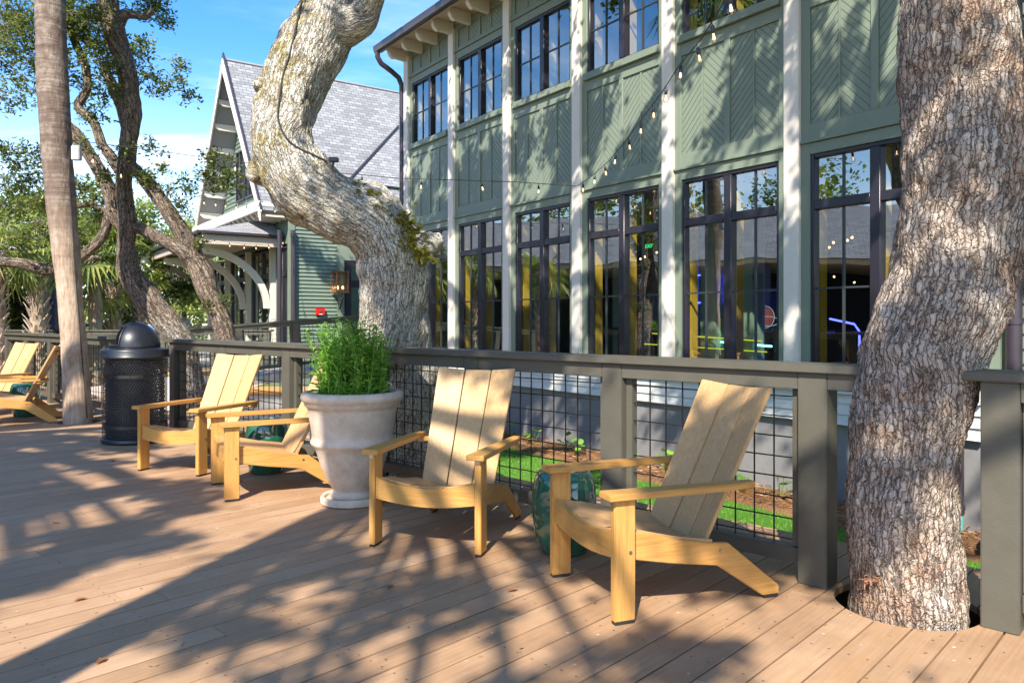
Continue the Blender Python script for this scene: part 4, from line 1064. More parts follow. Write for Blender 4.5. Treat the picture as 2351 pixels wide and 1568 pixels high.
def house_extras():
    Rz = Matrix.Rotation(wrz, 4, 'Z'); O = Vector((-4.73 * KB, 16.25 * KB, 0))
    def HW(x, y, z): return O + Rz @ Vector((x, y, z))
    # hanging copper lantern
    p = HW(-.30, -1.02 * KB, 0); L = empty('wall_lantern', (p.x, p.y, zb(1.9)), wrz, 'copper framed lantern with lit candle bulbs on the green clapboard wall', 'lantern')
    mb = MB(); w = .17; hh = .58
    for sx in (-1, 1):
        for sy in (-1, 1): mb.box(sx * w - .012, sx * w + .012, sy * w - .012, sy * w + .012, 0, hh)
    for z in (0, hh): mb.box(-w - .03, w + .03, -w - .03, w + .03, z - .02, z + .012)
    mb.build('frame', M['copper'], L)
    mb = MB(); mb.box(-w, w, -w, w, .012, hh - .02); mb.build('pane', M['bulb'], L)
    mb = MB(); 
    for x, y in ((-.06, -.05), (.06, .05), (0, .08)): mb.ball((x, y, .13), .028, 8, (1, 1, 1.7))
    mb.build('flame', M['lamp_on'], L)
    mb = MB(); mb.tube([(w, 0, hh + .03), (w, 0, hh + .16), (-w + .3, 0, hh + .16)], .012, 6); mb.tube([(.28, 0, hh + .16), (.28, 0, -.2)], .012, 6); mb.prism([(-.20, -.16), (.28, -.16), (.04, -.48)], 'y', -.02, .02)
    mb.tube([(-.1, 0, -.02), (-.1, 0, -.16)], .01, 6); mb.tube([(.1, 0, -.02), (.1, 0, -.16)], .01, 6); mb.build('bracket', M['black_met'], L)
    p = HW(-.10, -.62 * KB, 0)
    a = empty('fire_alarm', (p.x, p.y, zb(1.47)), wrz, 'red wall alarm box on the green clapboard wall', 'fire alarm')
    mb = MB(); mb.box(-.06, .05, -.13, .13, -.10, .10); mb.build('housing', M['red'], a, bevel=.015)
    mb = MB(); mb.box(-.075, -.062, -.04, .04, -.02, .05); mb.build('strobe', mat('strobe', color=(.25, .05, .05), rough=.15), a, bevel=.004)
    mb = MB(); mb.box(-.064, -.0605, -.05, .05, -.08, -.055); mb.build('label_plate', mat('alarm_white', color=(.7, .6, .6), rough=.5), a)
house_extras()

# ------------------------------------------------------------------ trees
def clump(out, c, rad, ntw, lpt, L, Wd, rr, twigs=None, origin=None, squash=1., tr=.5, droop=0.):
    """twigs with rosettes of leaves inside an ellipsoid"""
    V, Fc = out; rad = Vector(rad) if not isinstance(rad, (int, float)) else Vector((rad, rad, rad * squash))
    for i in range(ntw):
        d = Vector((rr.gauss(0, 1), rr.gauss(0, 1), rr.gauss(0, 1))).normalized() * (rr.random() ** .4)
        e = Vector((c[0] + d.x * rad.x, c[1] + d.y * rad.y, c[2] + d.z * rad.z))
        o = Vector(c).lerp(e, rr.uniform(.2, .7)) + Vector((rr.gauss(0, .1), rr.gauss(0, .1), rr.gauss(0, .1))) * rad.x
        if droop: e.z -= droop * rr.random()
        if twigs is not None: twigs.tube([o, o.lerp(e, .5) + Vector((0, 0, .03)), e], [.006, .0045, .002], 3, False)
        for k in range(lpt):
            t = rr.uniform(.15, 1.08); p = o.lerp(e, t) + Vector((rr.gauss(0, 1), rr.gauss(0, 1), rr.gauss(0, 1))) * L * tr
            a = Vector((rr.gauss(0, 1), rr.gauss(0, 1), rr.gauss(0, .6) + .1)).normalized(); n = Vector((rr.gauss(0, .7), rr.gauss(0, .7), 1)).normalized()
            s = a.cross(n).normalized() * Wd * rr.uniform(.7, 1.2); l = a * L * rr.uniform(.6, 1.2); m_ = len(V)
            V += [p, p + l * .45 + s, p + l, p + l * .45 - s]; Fc.append((m_, m_ + 1, m_ + 2, m_ + 3))
from mathutils.bvhtree import BVHTree
SURF = {}
def keep_surface(key, o, base):
    SURF[key] = BVHTree.FromPolygons([v.co + base for v in o.data.vertices], [tuple(p.vertices) for p in o.data.polygons])
def onto(key, xd, yd, lift=.004, Y=6.0):
    o = Vector((0, 0, 1.28)); d = (P(xd, yd, 1.0) - o).normalized(); h = SURF[key].ray_cast(o, d)
    return (h[0] + h[1] * lift, h[1]) if h[0] is not None else (P(xd, yd, Y), Vector((0, -1, 0)))
def crown(name, clumps, m, parent, seed=1, tw=True):
    rr = random.Random(seed); out = ([], []); t = MB() if tw else None
    for c in clumps: clump(out, *c[:6], rr, t, **(c[6] if len(c) > 6 else {}))
    o = mesh(name, out[0], out[1], m, parent)
    if t and t.v: t.build('twigs', M['bark_far'], parent)
    return o
OD = 11.0  # distance of the middle-left oaks
def oaks():
    # --- the great leaning oak behind the railing
    Y = 6.45
    t = empty('live_oak', (P(905, 1100, Y).x, Y, -.55), 0, 'huge gnarled leaning oak with lichen behind the railing, curving up to the left', 'oak tree'); 
    base = t.location.copy()
    def rel(pts): return [Vector(p) - base for p in pts]
    pp = [P(912, 1190, 6.7), P(912, 1020, 6.6), P(908, 900, 6.5), P(905, 800, 6.45), P(902, 710, 6.4), P(905, 625, 6.35), P(893, 555, 6.3), P(838, 505, 6.2), P(757, 474, 6.1), P(688, 424, 6.05), P(647, 350, 6.05), P(650, 270, 6.1), P(670, 195, 6.2), P(714, 120, 6.3), P(754, 40, 6.4), P(785, -40, 6.6), P(830, -160, 6.9), P(860, -300, 7.2)]
    k = lambda w, Y=6.3: w / 1745 * Y / 2
    rs = [k(225), k(205), k(190), k(183), k(168), k(168), k(170), k(156), k(146), k(148), k(142), k(130), k(136), k(144), k(148), k(140), k(110), k(80)]
    main = (rel(pp), rs, dict(step=.028, seg=150, lump=.15, lscale=2.4, ridge=.012, seed=3, ridgeu=26, ridgev=12))
    st = []
    def br(pts, rs_, **kw): st.append((rel(pts), rs_, dict(dict(step=.05, seg=16, lump=.08), **kw)))
    br([P(930, 560, 6.25), P(985, 560, 6.15), P(1012, 545, 6.1)], [k(90), k(60), k(26)], seg=28, step=.03, ridge=.004)
    br([P(600, 395, 6.1), P(582, 402, 6.0), P(574, 408, 5.97)], [k(70), k(44), k(22)], seg=24, step=.03, ridge=.004)
    br([P(625, 205, 6.2), P(600, 196, 6.1), P(590, 197, 6.05)], [k(60), k(46), k(24)], seg=24, step=.03, ridge=.004)
    br([P(790, 60, 6.3), P(825, 45, 6.2), P(850, 0, 6.1), P(880, -120, 5.8), P(1000, -400, 5.2)], [k(100), k(80), k(60), k(50), k(30)], seg=30, step=.04, ridge=.005)
    # crown limbs above the frame
    top = P(860, -300, 7.2)
    ends = [(-1.2, 9.5, 7.6), (2.2, 9.0, 7.8), (4.4, 6.5, 7.4), (-3.6, 6.8, 7.8), (.2, 4.0, 7.6), (-2.6, 12.2, 8.6), (-4.6, 10.5, 8.4)]
    for i, e in enumerate(ends): br([P(800, -80, 6.7), top, top.lerp(Vector(e), .5) + Vector((0, 0, .35)), Vector(e)], [.2, .13, .08, .03], step=.15, seg=10)
    keep_surface('lean', limbs_mesh('trunk', [main] + st, M['bark_big'], t), base)
    rr = random.Random(11)
    def wall_aim(a0, a1, n, seed):  # unseen crown leaf masses placed up the sun's path to shade the wall
        q = random.Random(seed); L = []
        for _ in range(n):
            T = WO + wv * q.uniform(a0, a1) - mv * .05; T.z = q.uniform(.1, 6.3); z = q.uniform(7.5, 8.7)
            p = T - sdir * ((z - T.z) / abs(sdir.z)); r_ = q.uniform(.32, .62); L.append((p - base, (r_, r_, r_ * .7), int(24 * q.uniform(.7, 1.2)), 12, .13, .045))
        return L
    cl = wall_aim(12.2, 18.8, 74, 61)
    q_ = random.Random(66)  # leaf masses added out of view to throw shade on the gabled house
    for _ in range(15):
        T = Vector((q_.uniform(-5.8, -2.2), 0, q_.uniform(1.2, 5.2))); T.y = 21.1 + (T.x + 6.15) * .70 + max(0, T.z - 4) * .6; z = q_.uniform(9.2, 10.2); p = T - sdir * ((z - T.z) / abs(sdir.z)); cl.append((p - base, (.5, .5, .35), 20, 12, .14, .05))
    for x, y in ((-1.4, 6.8), (-.6, 7.6), (-2.0, 6.6), (-1.0, 6.2), (-.2, 6.4)):   # dapple on its own trunk
        z = 7.4; p = Vector((x, y, 3.6)) - sdir * ((z - 3.6) / abs(sdir.z)); cl.append((p - base, (.45, .45, .3), 20, 12, .12, .04))
    crown('crown', cl, M['leaf_oak'], t, 5)
    # --- the near oak through the deck
    Y = 3.44; b2 = P(2076, 1386, Y); t = empty('live_oak', (b2.x, b2.y, 0), 0, 'thick rough-barked oak trunk growing up through the deck at right', 'oak tree'); base = t.location.copy()
    q = lambda w: w / 1745 * 3.44 / 2
    pts = [(2078, 1600, 228), (2078, 1460, 232), (2077, 1390, 230), (2073, 1290, 232), (2072, 1180, 232), (2080, 1080, 228), (2089, 980, 226), (2105, 885, 238), (2120, 815, 256), (2148, 740, 258), (2180, 660, 264), (2200, 590, 276), (2207, 520, 280), (2212, 440, 268), (2207, 350, 258), (2202, 230, 250), (2196, 100, 240), (2192, -60, 236), (2196, -260, 230), (2180, -600, 220), (2120, -1000, 180)]
    main = ([P(x, y, 3.44 + max(0, -y) * .0004) - base for x, y, w in pts], [q(w) for x, y, w in pts], dict(step=.014, seg=240, lump=.10, lscale=2.6, ridge=.011, seed=9, ridgeu=30, ridgev=15))
    st = []
    top = P(2120, -1000, 3.85); ends = [(4.5, 5.0, 7.2), (3.2, 1.8, 7.0), (1.0, 2.2, 7.5), (5.0, 8.0, 7.2), (2.5, 6.2, 8.0)]
    for e in ends: br([top - Vector((0, 0, .5)), top + Vector((0, 0, .1)), top.lerp(Vector(e), .5) + Vector((0, 0, .4)), Vector(e)], [.16, .13, .08, .03], step=.15, seg=10)
    keep_surface('near', limbs_mesh('trunk', [main] + st, M['bark_near'], t), base)
    cl = wall_aim(5.5, 12.4, 50, 62)
    for x, y, zt in ((1.7, 3.4, 1.0), (1.8, 3.4, 2.4), (1.5, 3.4, .4), (2.1, 3.4, 1.7)):
        z = 6.6; p = Vector((x, y, zt)) - sdir * ((z - zt) / abs(sdir.z)); cl.append((p - base, (.3, .3, .22), 16, 12, .11, .04))
    crown('crown', cl, M['leaf_oak'], t, 6)
    # orange broken patch low on the near trunk: splintered stub
    mb = MB(); r2 = random.Random(2); c = onto('near', 2020, 1332, .0)[0]
    for i in range(90):
        a = Vector((r2.uniform(-.065, .065), r2.uniform(-.01, .02), r2.gauss(0, .006))); d = Vector((r2.gauss(0, .5), r2.uniform(-1, -.2), r2.gauss(0, .5))).normalized() * r2.uniform(.012, .03)
        mb.tube([c - base + a, c - base + a + d], [.0022, .0008], 4, False)
    mb.build('broken_stub', mat('splinter', color=(.48, .24, .13), rough=.9), t)
    # --- palm trunk through the deck
    pb = Vector((-5.47, 9.62, 0)); t = empty('palm', pb, 0, 'tall straight ringed palm trunk growing through the deck at left', 'palm tree')
    s = lambda w: w / 1745 * 9.62 / 2
    pl = [(180, 1010, 62), (179, 968, 62), (173, 850, 55), (163, 700, 51), (150, 560, 58), (137, 430, 62), (127, 300, 64), (121, 180, 66), (116, 60, 63), (113, -60, 60), (108, -300, 56), (104, -520, 50)]
    V, Fc, U = limb([P(x, y, 9.62) - pb for x, y, w in pl], [s(w) for x, y, w in pl], step=.035, seg=72, lump=.03, lscale=3, ridge=.004, seed=2, ridgeu=40, ridgev=3)
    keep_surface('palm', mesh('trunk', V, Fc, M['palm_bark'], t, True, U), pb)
    c = P(104, -540, 9.62) - pb
    fronds(t, c, 26, 1.5, 21)
    # --- far-left oaks (dark, twisting)
    def D(x, y, dy=0.): return P(x, y, OD + dy)
    kk = lambda w: w / 1745 * OD / 2
    b3 = Vector((D(425, 980).x, OD, -.6)); t = empty('live_oak', b3, 0, 'dark twisting oak behind the litter bin with its pale base bending right', 'oak tree'); base = b3
    st = []
    def sp(path, **kw): st.append(([D(x, y, (p[3] if len(p := q_) > 3 else 0)) - base for q_ in path for x, y in [(q_[0], q_[1])]], [kk(q_[2]) for q_ in path], dict(dict(step=.05, seg=30, lump=.10, lscale=3, ridge=.006, ridgeu=26, ridgev=5), **kw)))
    sp([(455, 1000, 60), (445, 900, 52), (432, 830, 50), (412, 778, 58), (368, 722, 60), (325, 668, 56), (297, 620, 50), (289, 560, 38), (292, 505, 40), (284, 430, 36), (291, 360, 38), (302, 280, 40), (300, 220, 42), (288, 150, 42), (265, 80, 48), (248, 20, 46), (240, -60, 40), (235, -160, 30)])
    sp([(290, 300, 20), (274, 230, 26), (250, 180, 22), (240, 150, 20)], seg=14)
    sp([(265, 70, 30), (285, 35, 26), (310, 35, 18), (335, 40, 14), (350, 20, 8)], seg=12)
    sp([(278, 398, 24), (255, 360, 24), (235, 335, 22), (215, 280, 20), (180, 245, 20), (200, 205, 18), (195, 150, 17), (172, 95, 17), (160, 40, 16), (170, -40, 12)], seg=14)
    sp([(280, 525, 24), (262, 490, 34), (252, 440, 32), (215, 370, 28), (175, 310, 26), (140, 270, 18), (100, 200, 10)], seg=16)
    sp([(255, 470, 20), (238, 535, 22), (205, 575, 22), (160, 605, 30), (110, 620, 30), (50, 605, 24), (-20, 600, 22)], seg=16)
    sp([(150, 480, 8), (200, 470, 12), (235, 480, 12), (262, 500, 14)], seg=10)
    limbs_mesh('trunk', st, M['bark_foot'], t)
    rr = random.Random(21)
    cl = []
    def cc(x, y, r, n, dy=0., lp=10, **kw):
        sc = OD / 1745; cl.append((D(x, y, dy) - base, (r * sc, r * sc * 1.1, r * sc * .8), n, lp, .075, .017, kw))
    for x, y, r, n in ((30, 220, 60, 30), (100, 170, 70, 50), (230, 90, 70, 60), (170, 60, 70, 60), (250, 160, 50, 30), (20, 60, 90, 90), (200, 260, 40, 16), (60, 360, 60, 36), (40, 440, 60, 40), (110, 470, 50, 40), (60, 540, 60, 30), (150, 560, 50, 26), (220, 460, 40, 26), (60, 60, 105, 120), (10, 130, 80, 80), (150, 30, 80, 80), (130, 120, 60, 36), (215, 40, 60, 50), (350, 15, 52, 60), (385, 50, 26, 16), (300, 120, 55, 34), (340, 180, 46, 26), (330, 110, 34, 18),
                       (400, 195, 42, 18), (438, 225, 26, 11), (410, 160, 34, 11), (370, 215, 34, 11), (215, 130, 70, 40), (240, 220, 46, 24), (190, 190, 45, 22), (225, 270, 34, 10), (285, 250, 30, 8), (60, 190, 40, 9),
                       (345, 340, 34, 14), (330, 410, 34, 18), (370, 390, 22, 10), (290, 350, 30, 10), (200, 330, 34, 10), (60, 410, 66, 46), (20, 350, 42, 20), (100, 360, 30, 12), (30, 480, 60, 36), (90, 470, 44, 26), (190, 430, 45, 34), (225, 500, 40, 26), (130, 420, 46, 26), (190, 545, 38, 16), (100, 540, 40, 18), (240, 400, 30, 12), (250, -60, 120, 60), (60, -60, 130, 60)):
        cc(x, y, r, n, rr.uniform(-.5, .5))
    crown('crown', cl, M['leaf_oak'], t, 8)
    # --- leaning companion oak
    b4 = Vector((P(528, 860, 10.6).x, 10.6, -.6)); base = b4
    t = empty('live_oak', b4, 0, 'slender oak leaning left in front of the arched porch brackets', 'oak tree')
    st = []
    sp([(530, 1000, 46), (528, 850, 42), (518, 775, 42), (500, 715, 44), (475, 665, 44), (455, 620, 40), (440, 570, 38), (425, 545, 36), (395, 500, 34), (365, 455, 32), (335, 415, 30), (312, 390, 26), (292, 368, 18)])
    sp([(482, 672, 40), (465, 620, 42), (440, 590, 40), (400, 565, 34), (360, 545, 30), (325, 525, 26), (300, 520, 20)], seg=18)
    limbs_mesh('trunk', st, M['bark_dark'], t)
    cl = []
    for x, y, r, n in ((500, 375, 40, 26), (475, 400, 34, 18), (530, 400, 30, 18), (540, 430, 22, 9), (500, 430, 34, 14), (470, 360, 20, 6), (420, 480, 34, 14), (445, 440, 26, 9), (455, 560, 14, 8), (480, 700, 22, 10), (520, 690, 18, 8), (425, 420, 26, 8), (395, 430, 26, 10)): cc(x, y, r, n, -.1)
    crown('crown', cl, M['leaf_oak'], t, 9)
def fronds(parent, c, n, L, seed, name='crown', m='leaf_palm', down=.35):
    """fan-shaped palm leaves"""
    rr = random.Random(seed); V = []; Fc = []; st = MB()
    for i in range(n):
        th = 6.283 * i / n * 2.4 + rr.uniform(-.3, .3); el = rr.uniform(-.75, 1.2); d = Vector((math.cos(th) * math.cos(el), math.sin(th) * math.cos(el), math.sin(el)))
        pl = L * rr.uniform(.35, .55); side = d.cross(Vector((0, 0, 1))).normalized(); up = side.cross(d).normalized()
        h = Vector(c) + d * pl + Vector((0, 0, -.05 * pl)); st.tube([Vector(c), Vector(c).lerp(h, .5) + Vector((0, 0, .03)), h], [.018, .013, .01], 5, False)
        nb = 22
        for k in range(nb):
            a = -1.9 + 3.8 * k / (nb - 1); fl = L * .62 * (1 - .25 * abs(a) / 1.9) * rr.uniform(.85, 1.08)
            dd = (d * math.cos(a) + side * math.sin(a)).normalized()
            w = side * math.cos(a) - d * math.sin(a); w = w * .022 * L
            m1 = h + dd * fl * .55 + up * .03; e = h + dd * fl + Vector((0, 0, -fl * down * rr.uniform(.6, 1.4))); q_ = len(V)
            V += [h, m1 - w + up * .01, m1, m1 + w + up * .01, e]; Fc += [(q_, q_ + 1, q_ + 2), (q_, q_ + 2, q_ + 3), (q_ + 1, q_ + 4, q_ + 2), (q_ + 2, q_ + 4, q_ + 3)]
    mesh(name, V, Fc, M[m], parent); st.build('stalks', M['leaf_palm'], parent)
oaks()

def fan_palm(x, y, zt, L, seed, label, zb_=-.6, r=.16, nf=22, boots=True):
    t = empty('palm', (x, y, zb_), 0, label, 'palm tree', None); h = zt - zb_
    V, Fc, U = limb([(0, 0, 0), (.03, 0, h * .5), (0, 0, h)], [r * 1.1, r, r * .9], step=.12, seg=18, lump=.1, lscale=4, seed=seed)
    mesh('trunk', V, Fc, M['palm_bark'], t, True, U)
    if boots:   # criss-cross leaf bases
        rr = random.Random(seed); mb = MB(); z = .15
        while z < h:
            for k in range(5):
                a = 6.283 * k / 5 + z * 4.1; o = Vector((math.cos(a), math.sin(a), 0)); s_ = Vector((-o.y, o.x, 0)) * .045
                p = o * r * .9 + Vector((0, 0, z)); e = o * (r + rr.uniform(.06, .14)) + Vector((0, 0, z + .20)); mb.hexa([p - s_, p + s_, p + s_ - o * .03, p - s_ - o * .03, e - s_ * .5, e + s_ * .5, e + s_ * .5 - o * .02, e - s_ * .5 - o * .02])
            z += .13
        mb.build('leaf_bases', mat('palm_boots' + str(seed), color=(.42, .33, .26), rough=.9), t)
    fronds(t, (0, 0, h), nf, L, seed)
def bgtree(x, y, h, r, seed, label, m='leaf_back', n=13, group='trees far behind the deck', leaf=.2, zb_=-.6, trunk=.16):
    rr = random.Random(seed); t = empty('tree', (x, y, zb_), 0, label, 'tree', group)
    lb = [([(0, 0, 0), (rr.uniform(-.3, .3), 0, h * .35), (rr.uniform(-.4, .4), rr.uniform(-.3, .3), h * .8)], [trunk, trunk * .8, trunk * .25], dict(step=.3, seg=10))]
    cl = []
    for i in range(n):
        a = rr.uniform(0, 6.28); q = r * math.sqrt(rr.random()) * .8; z = h * rr.uniform(.22, .92); f = 1 - .5 * abs(z / h - .5)
        c = (math.cos(a) * q * f, math.sin(a) * q * f, z); R_ = r * rr.uniform(.28, .45)
        lb.append(([(0, 0, max(.3, z * .6)), (c[0] * .5, c[1] * .5, z * .85), c], [trunk * .4, trunk * .25, .03], dict(step=.4, seg=6)))
        cl.append((c, (R_, R_, R_ * .75), 44, 9, leaf, leaf * .32))
    limbs_mesh('trunk', lb, M['bark_far'], t); crown('crown', cl, M[m], t, seed, tw=False)
def background():
    L = [(-14.5, 33, 6.8, 3.4, 'sunlit yellow-green tree behind the leaning oak limbs', 'leaf_back'), (-11.2, 31, 5.2, 2.8, 'low yellow-green tree just left of the arched porch', 'leaf_back'),
         (-18.2, 36, 8.6, 3.8, 'tall yellow-green tree right of the palm trunk', 'leaf_back'), (-22.5, 38, 8, 3.8, 'mid green tree left of the palm trunk', 'leaf_back2'),
         (-27.5, 40, 9, 4.2, 'dark green tree far left behind the pavilion', 'leaf_back2'), (-11.5, 44, 6.4, 3.6, 'pale tree seen low between trunk and porch', 'leaf_back'),
         (-16.5, 48, 8, 4.2, 'pale green tree at the end of the path', 'leaf_back'), (-23.5, 52, 10, 5, 'broad green tree behind the far palms', 'leaf_back2'),
         (-15.9, 25, 6.6, 2.6, 'bushy oak-green tree left of the palm trunk, above the low limb', 'leaf_oak'), (-13.2, 26.5, 6.2, 2.3, 'bushy dark green tree between palm trunk and dark oak', 'leaf_oak'),
         (-31, 50, 10, 5, 'big green tree at the left horizon', 'leaf_back2'), (-38, 48, 11, 5, 'green tree at the far left edge', 'leaf_back2'), (-8, 52, 8, 4, 'tree behind the gabled house', 'leaf_back')]
    for i, (x, y, h, r, lab, m) in enumerate(L): bgtree(x, y, h, r, 40 + i, lab, m)
    # shrub belt closing the view near the ground
    t = MB(); out = ([], []); rr = random.Random(77)
    for i in range(70):
        x = rr.uniform(-45, -4); y = 56 + rr.uniform(-3, 5); clump(out, (x, y, rr.uniform(-.3, 2.6)), (2.2, 1.5, 1.5), 40, 8, .34, .11, rr)
    tag(mesh('distant_woodland', out[0], out[1], M['leaf_back2']), 'dark green woodland edge closing the view beyond the path', 'woodland', kind='stuff')
    def at(xd, Y): return ((xd - 1175.5) / 1745 * Y)
    fan_palm(at(216, 19), 19, 2.9, 1.5, 1, 'leafy fan palm right of the tall palm trunk', nf=26, boots=False)
    fan_palm(at(262, 20), 20, 2.2, 1.25, 2, 'low spreading fan palm with brown skirt beside the oak', nf=22)
    fan_palm(at(84, 17.5), 17.5, 2.75, 1.0, 3, 'fan palm with criss-cross bark left of the tall palm trunk', nf=20)
    fan_palm(at(98, 22), 22, 4.1, 1.3, 4, 'taller palm whose crown shows beside the trunk, above the low limb', nf=22)
    fan_palm(at(-12, 15), 15, 2.6, 1.1, 5, 'fan palm whose fronds reach in at the left edge', nf=20)
    fan_palm(at(322, 26), 26, 2.3, 1.3, 6, 'short fan palm between the bin dome and the dark oak', nf=20)
background()
# shade trees standing behind and beside the viewpoint
def shade_tree(x, y, h, r, seed, label, cl, trunk=.22, lean=(0, 0)):
    t = empty('live_oak', (x, y, 0), 0, label, 'oak tree')
    lb = [([(0, 0, -.3), (0, 0, 1.5), (lean[0] * .5, lean[1] * .5, h * .5), (lean[0], lean[1], h)], [trunk * 1.1, trunk, trunk * .85, trunk * .4], dict(step=.15, seg=20))]
    cs = []
    for c in cl:
        e = Vector((c[0] - x, c[1] - y, c[2])); lb.append(([(lean[0] * .7, lean[1] * .7, h * .72), e * .6 + Vector((0, 0, h * .35)), e], [trunk * .45, trunk * .25, .025], dict(step=.25, seg=8)))
        cs.append((e, (c[3], c[3], c[3] * .6), c[4], 12, .13, .045))
    limbs_mesh('trunk', lb, M['bark_dark'], t); crown('crown', cs, M['leaf_oak'], t, seed)
def aim(x0, x1, y0, y1, n, seed, h=(6.3, 7.2), r=(.30, .55), k=20, tz=0., keep=None, ex=1.):
    """leaf masses placed up the sun's path from a patch of deck"""
    q = random.Random(seed); L = []
    while len(L) < n:
        T = Vector((q.uniform(x0, x1), q.uniform(y0, y1), tz))
        if keep and not keep(T): continue
        z = q.uniform(*h); p = T - sdir * ((z - T.z) / abs(sdir.z)); L.append((p.x, p.y, z, q.uniform(*r), int(k * q.uniform(.8, 1.3))))
    return L
shade_tree(-2.62, -.60, 8.6, 3, 51, 'oak standing just behind the viewpoint whose trunk shadow crosses the deck', aim(-1.3, 1.0, 1.9, 4.4, 12, 1) + aim(-3.0, .6, 5.2, 8.2, 9, 5, (7.0, 8.0), tz=.6), .20)
shade_tree(3.6, -3.5, 8, 3, 52, 'oak behind the viewpoint to the right that dapples the near deck', aim(.6, 3.6, 1.6, 4.6, 17, 2) + aim(1.2, 3.2, 3.2, 4.8, 4, 6, tz=1.), .25)
shade_tree(-8.5, 2.0, 8, 3, 53, 'oak left of the viewpoint that dapples the left of the deck', aim(-9.2, -2.0, 7.6, 11.5, 26, 3, (6.6, 7.6), (.22, .48), 16, keep=lambda T: not (T.x > -3.4 and T.y < 5.6))
    + [(p.x, p.y, 7.0 + .1 * (i % 5), r_, 22) for i, (x_, y_, r_) in enumerate([(52, 1010, .36), (140, 1035, .28), (219, 1068, .26), (26, 1073, .26), (300, 1120, .24), (394, 1130, .24), (87, 1128, .22), (175, 1148, .24), (420, 1166, .18), (289, 1216, .22), (219, 1268, .22), (140, 1282, .22), (70, 1306, .22), (18, 1350, .18), (330, 1020, .24), (410, 1060, .2), (20, 1185, .2), (350, 1250, .13), (180, 1230, .14)])
       for p in [P(x_, y_, 2233.6 / (y_ - 736)) - sdir * ((7.0 + .1 * (i % 5)) / abs(sdir.z))]], .25)

# ------------------------------------------------------------------ string lights
def bulb_proto():
    mb = MB(); mb.tube([(0, 0, 0), (0, 0, -.035)], .004, 6); mb.lathe([(1e-4, -.03), (.012, -.032), (.017, -.042), (.018, -.085), (.014, -.092), (1e-4, -.092)], seg=12); s = mb.build('socket', M['black_met'], None, True, angle=40)
    mb = MB(); mb.lathe([(.0125, -.090), (.016, -.102), (.026, -.125), (.031, -.145), (.029, -.162), (.018, -.178), (1e-4, -.184)], seg=14); b_ = mb.build('bulb', M['bulb'], s, True)
    mb = MB()
    for k in range(4): a = 1.57 * k; mb.tube([(.004 * math.cos(a), .004 * math.sin(a), -.1), (.010 * math.cos(a), .010 * math.sin(a), -.150)], .0022, 4)
    mb.build('filament', M['flame'], s)
    return s
proto = bulb_proto(); used = [False]
def light_string(name, label, pts, spacing, sag=0., first=.3, swing=.15, seed=1):
    r = empty(name, pts[0], 0, label, 'string lights'); o = Vector(pts[0]); q = []
    for a, b in zip(pts[:-1], pts[1:]):
        a, b = Vector(a), Vector(b); n = 24
        for i in range(n): t = i / n; p = a.lerp(b, t); p.z -= sag * (b - a).length * 4 * t * (1 - t); q.append(p - o)
    q.append(Vector(pts[-1]) - o)
    mb = MB(); mb.tube(q, .0048, 6); mb.build('cable', M['cable'], r)
    d = first; acc = 0; rr = random.Random(seed)
    for a, b in zip(q[:-1], q[1:]):
        l = (b - a).length
        while acc + l >= d:
            p = a.lerp(b, (d - acc) / l); c = copy_tree(proto, r) if used[0] else proto
            if not used[0]: proto.parent = r; used[0] = True
            c.scale = (.85, .85, .85); c.location = p; c.rotation_euler = (rr.gauss(0, swing), rr.gauss(0, swing), rr.uniform(0, 6)); d += spacing
        acc += l
A3 = P(1326, 428, 10.55)
light_string('string_lights', 'string of bulbs sweeping down from the top of the photo to the fourth cream pilaster', [P(1700, -75, 4.6), P(1660, 8, 5.0), P(1612, 88, 5.7), P(1560, 150, 6.4), P(1520, 212, 7.0), P(1480, 265, 7.7), P(1440, 320, 8.4), P(1400, 368, 9.1), P(1362, 402, 9.9), A3], .50, .0, .26, .12, 1)
PP = P(166, 322, 9.45)
light_string('string_lights', 'long string of bulbs passing behind the leaning oak from the cream pilaster to the palm', [A3, P(1180, 418, 10.4), P(920, 410, 10.2), P(700, 390, 10.0), P(500, 366, 9.8), P(340, 344, 9.6), PP], .80, 0, .55, .12, 2)
light_string('string_lights', 'string of bulbs running from the palm down towards the porch eave', [PP, P(260, 382, 10.5), P(350, 412, 12), P(450, 452, 15), P(560, 470, 18.5), P(640, 478, 20.5)], .8, .0, .5, .12, 3)
light_string('string_lights', 'string of bulbs looped under the awning of the gabled house', [P(452, 526, 20), P(500, 552, 19.8), P(560, 560, 20.3), P(610, 562, 21), P(655, 548, 21.2)], .42, .0, .2, .1, 4)
mb = MB(); mb.box(-.05, .05, -.04, .04, -.09, .09); o = mb.build('junction_box', mat('grey_box', color=(.45, .45, .47), rough=.5), None, bevel=.008); o.location = P(176, 352, 9.42); tag(o, 'small grey electrical box on the side of the palm trunk', 'junction box')
mb = MB(); mb.tube([onto('palm', x, y, .008, 9.45)[0] for x, y in ((148, 322), (158, 345), (158, 420), (164, 500), (170, 600), (178, 700), (188, 830), (199, 960))], .007, 6); o = mb.build('power_cable', M['cable']); tag(o, 'thin black cable running down the right side of the palm trunk', 'cable')
cp, _ = smooth_path([onto('lean', x, y, .010)[0] for x, y in ((694, 6), (684, 50), (674, 92), (663, 132), (653, 171), (644, 206), (638, 242), (639, 270), (644, 298), (660, 322), (681, 340), (715, 356), (748, 372))], [0] * 13, .03)
mb = MB(); mb.tube(cp, .0075, 6); o = mb.build('power_cable', M['cable']); tag(o, 'black cable stapled down the big leaning oak to its floodlight', 'cable')
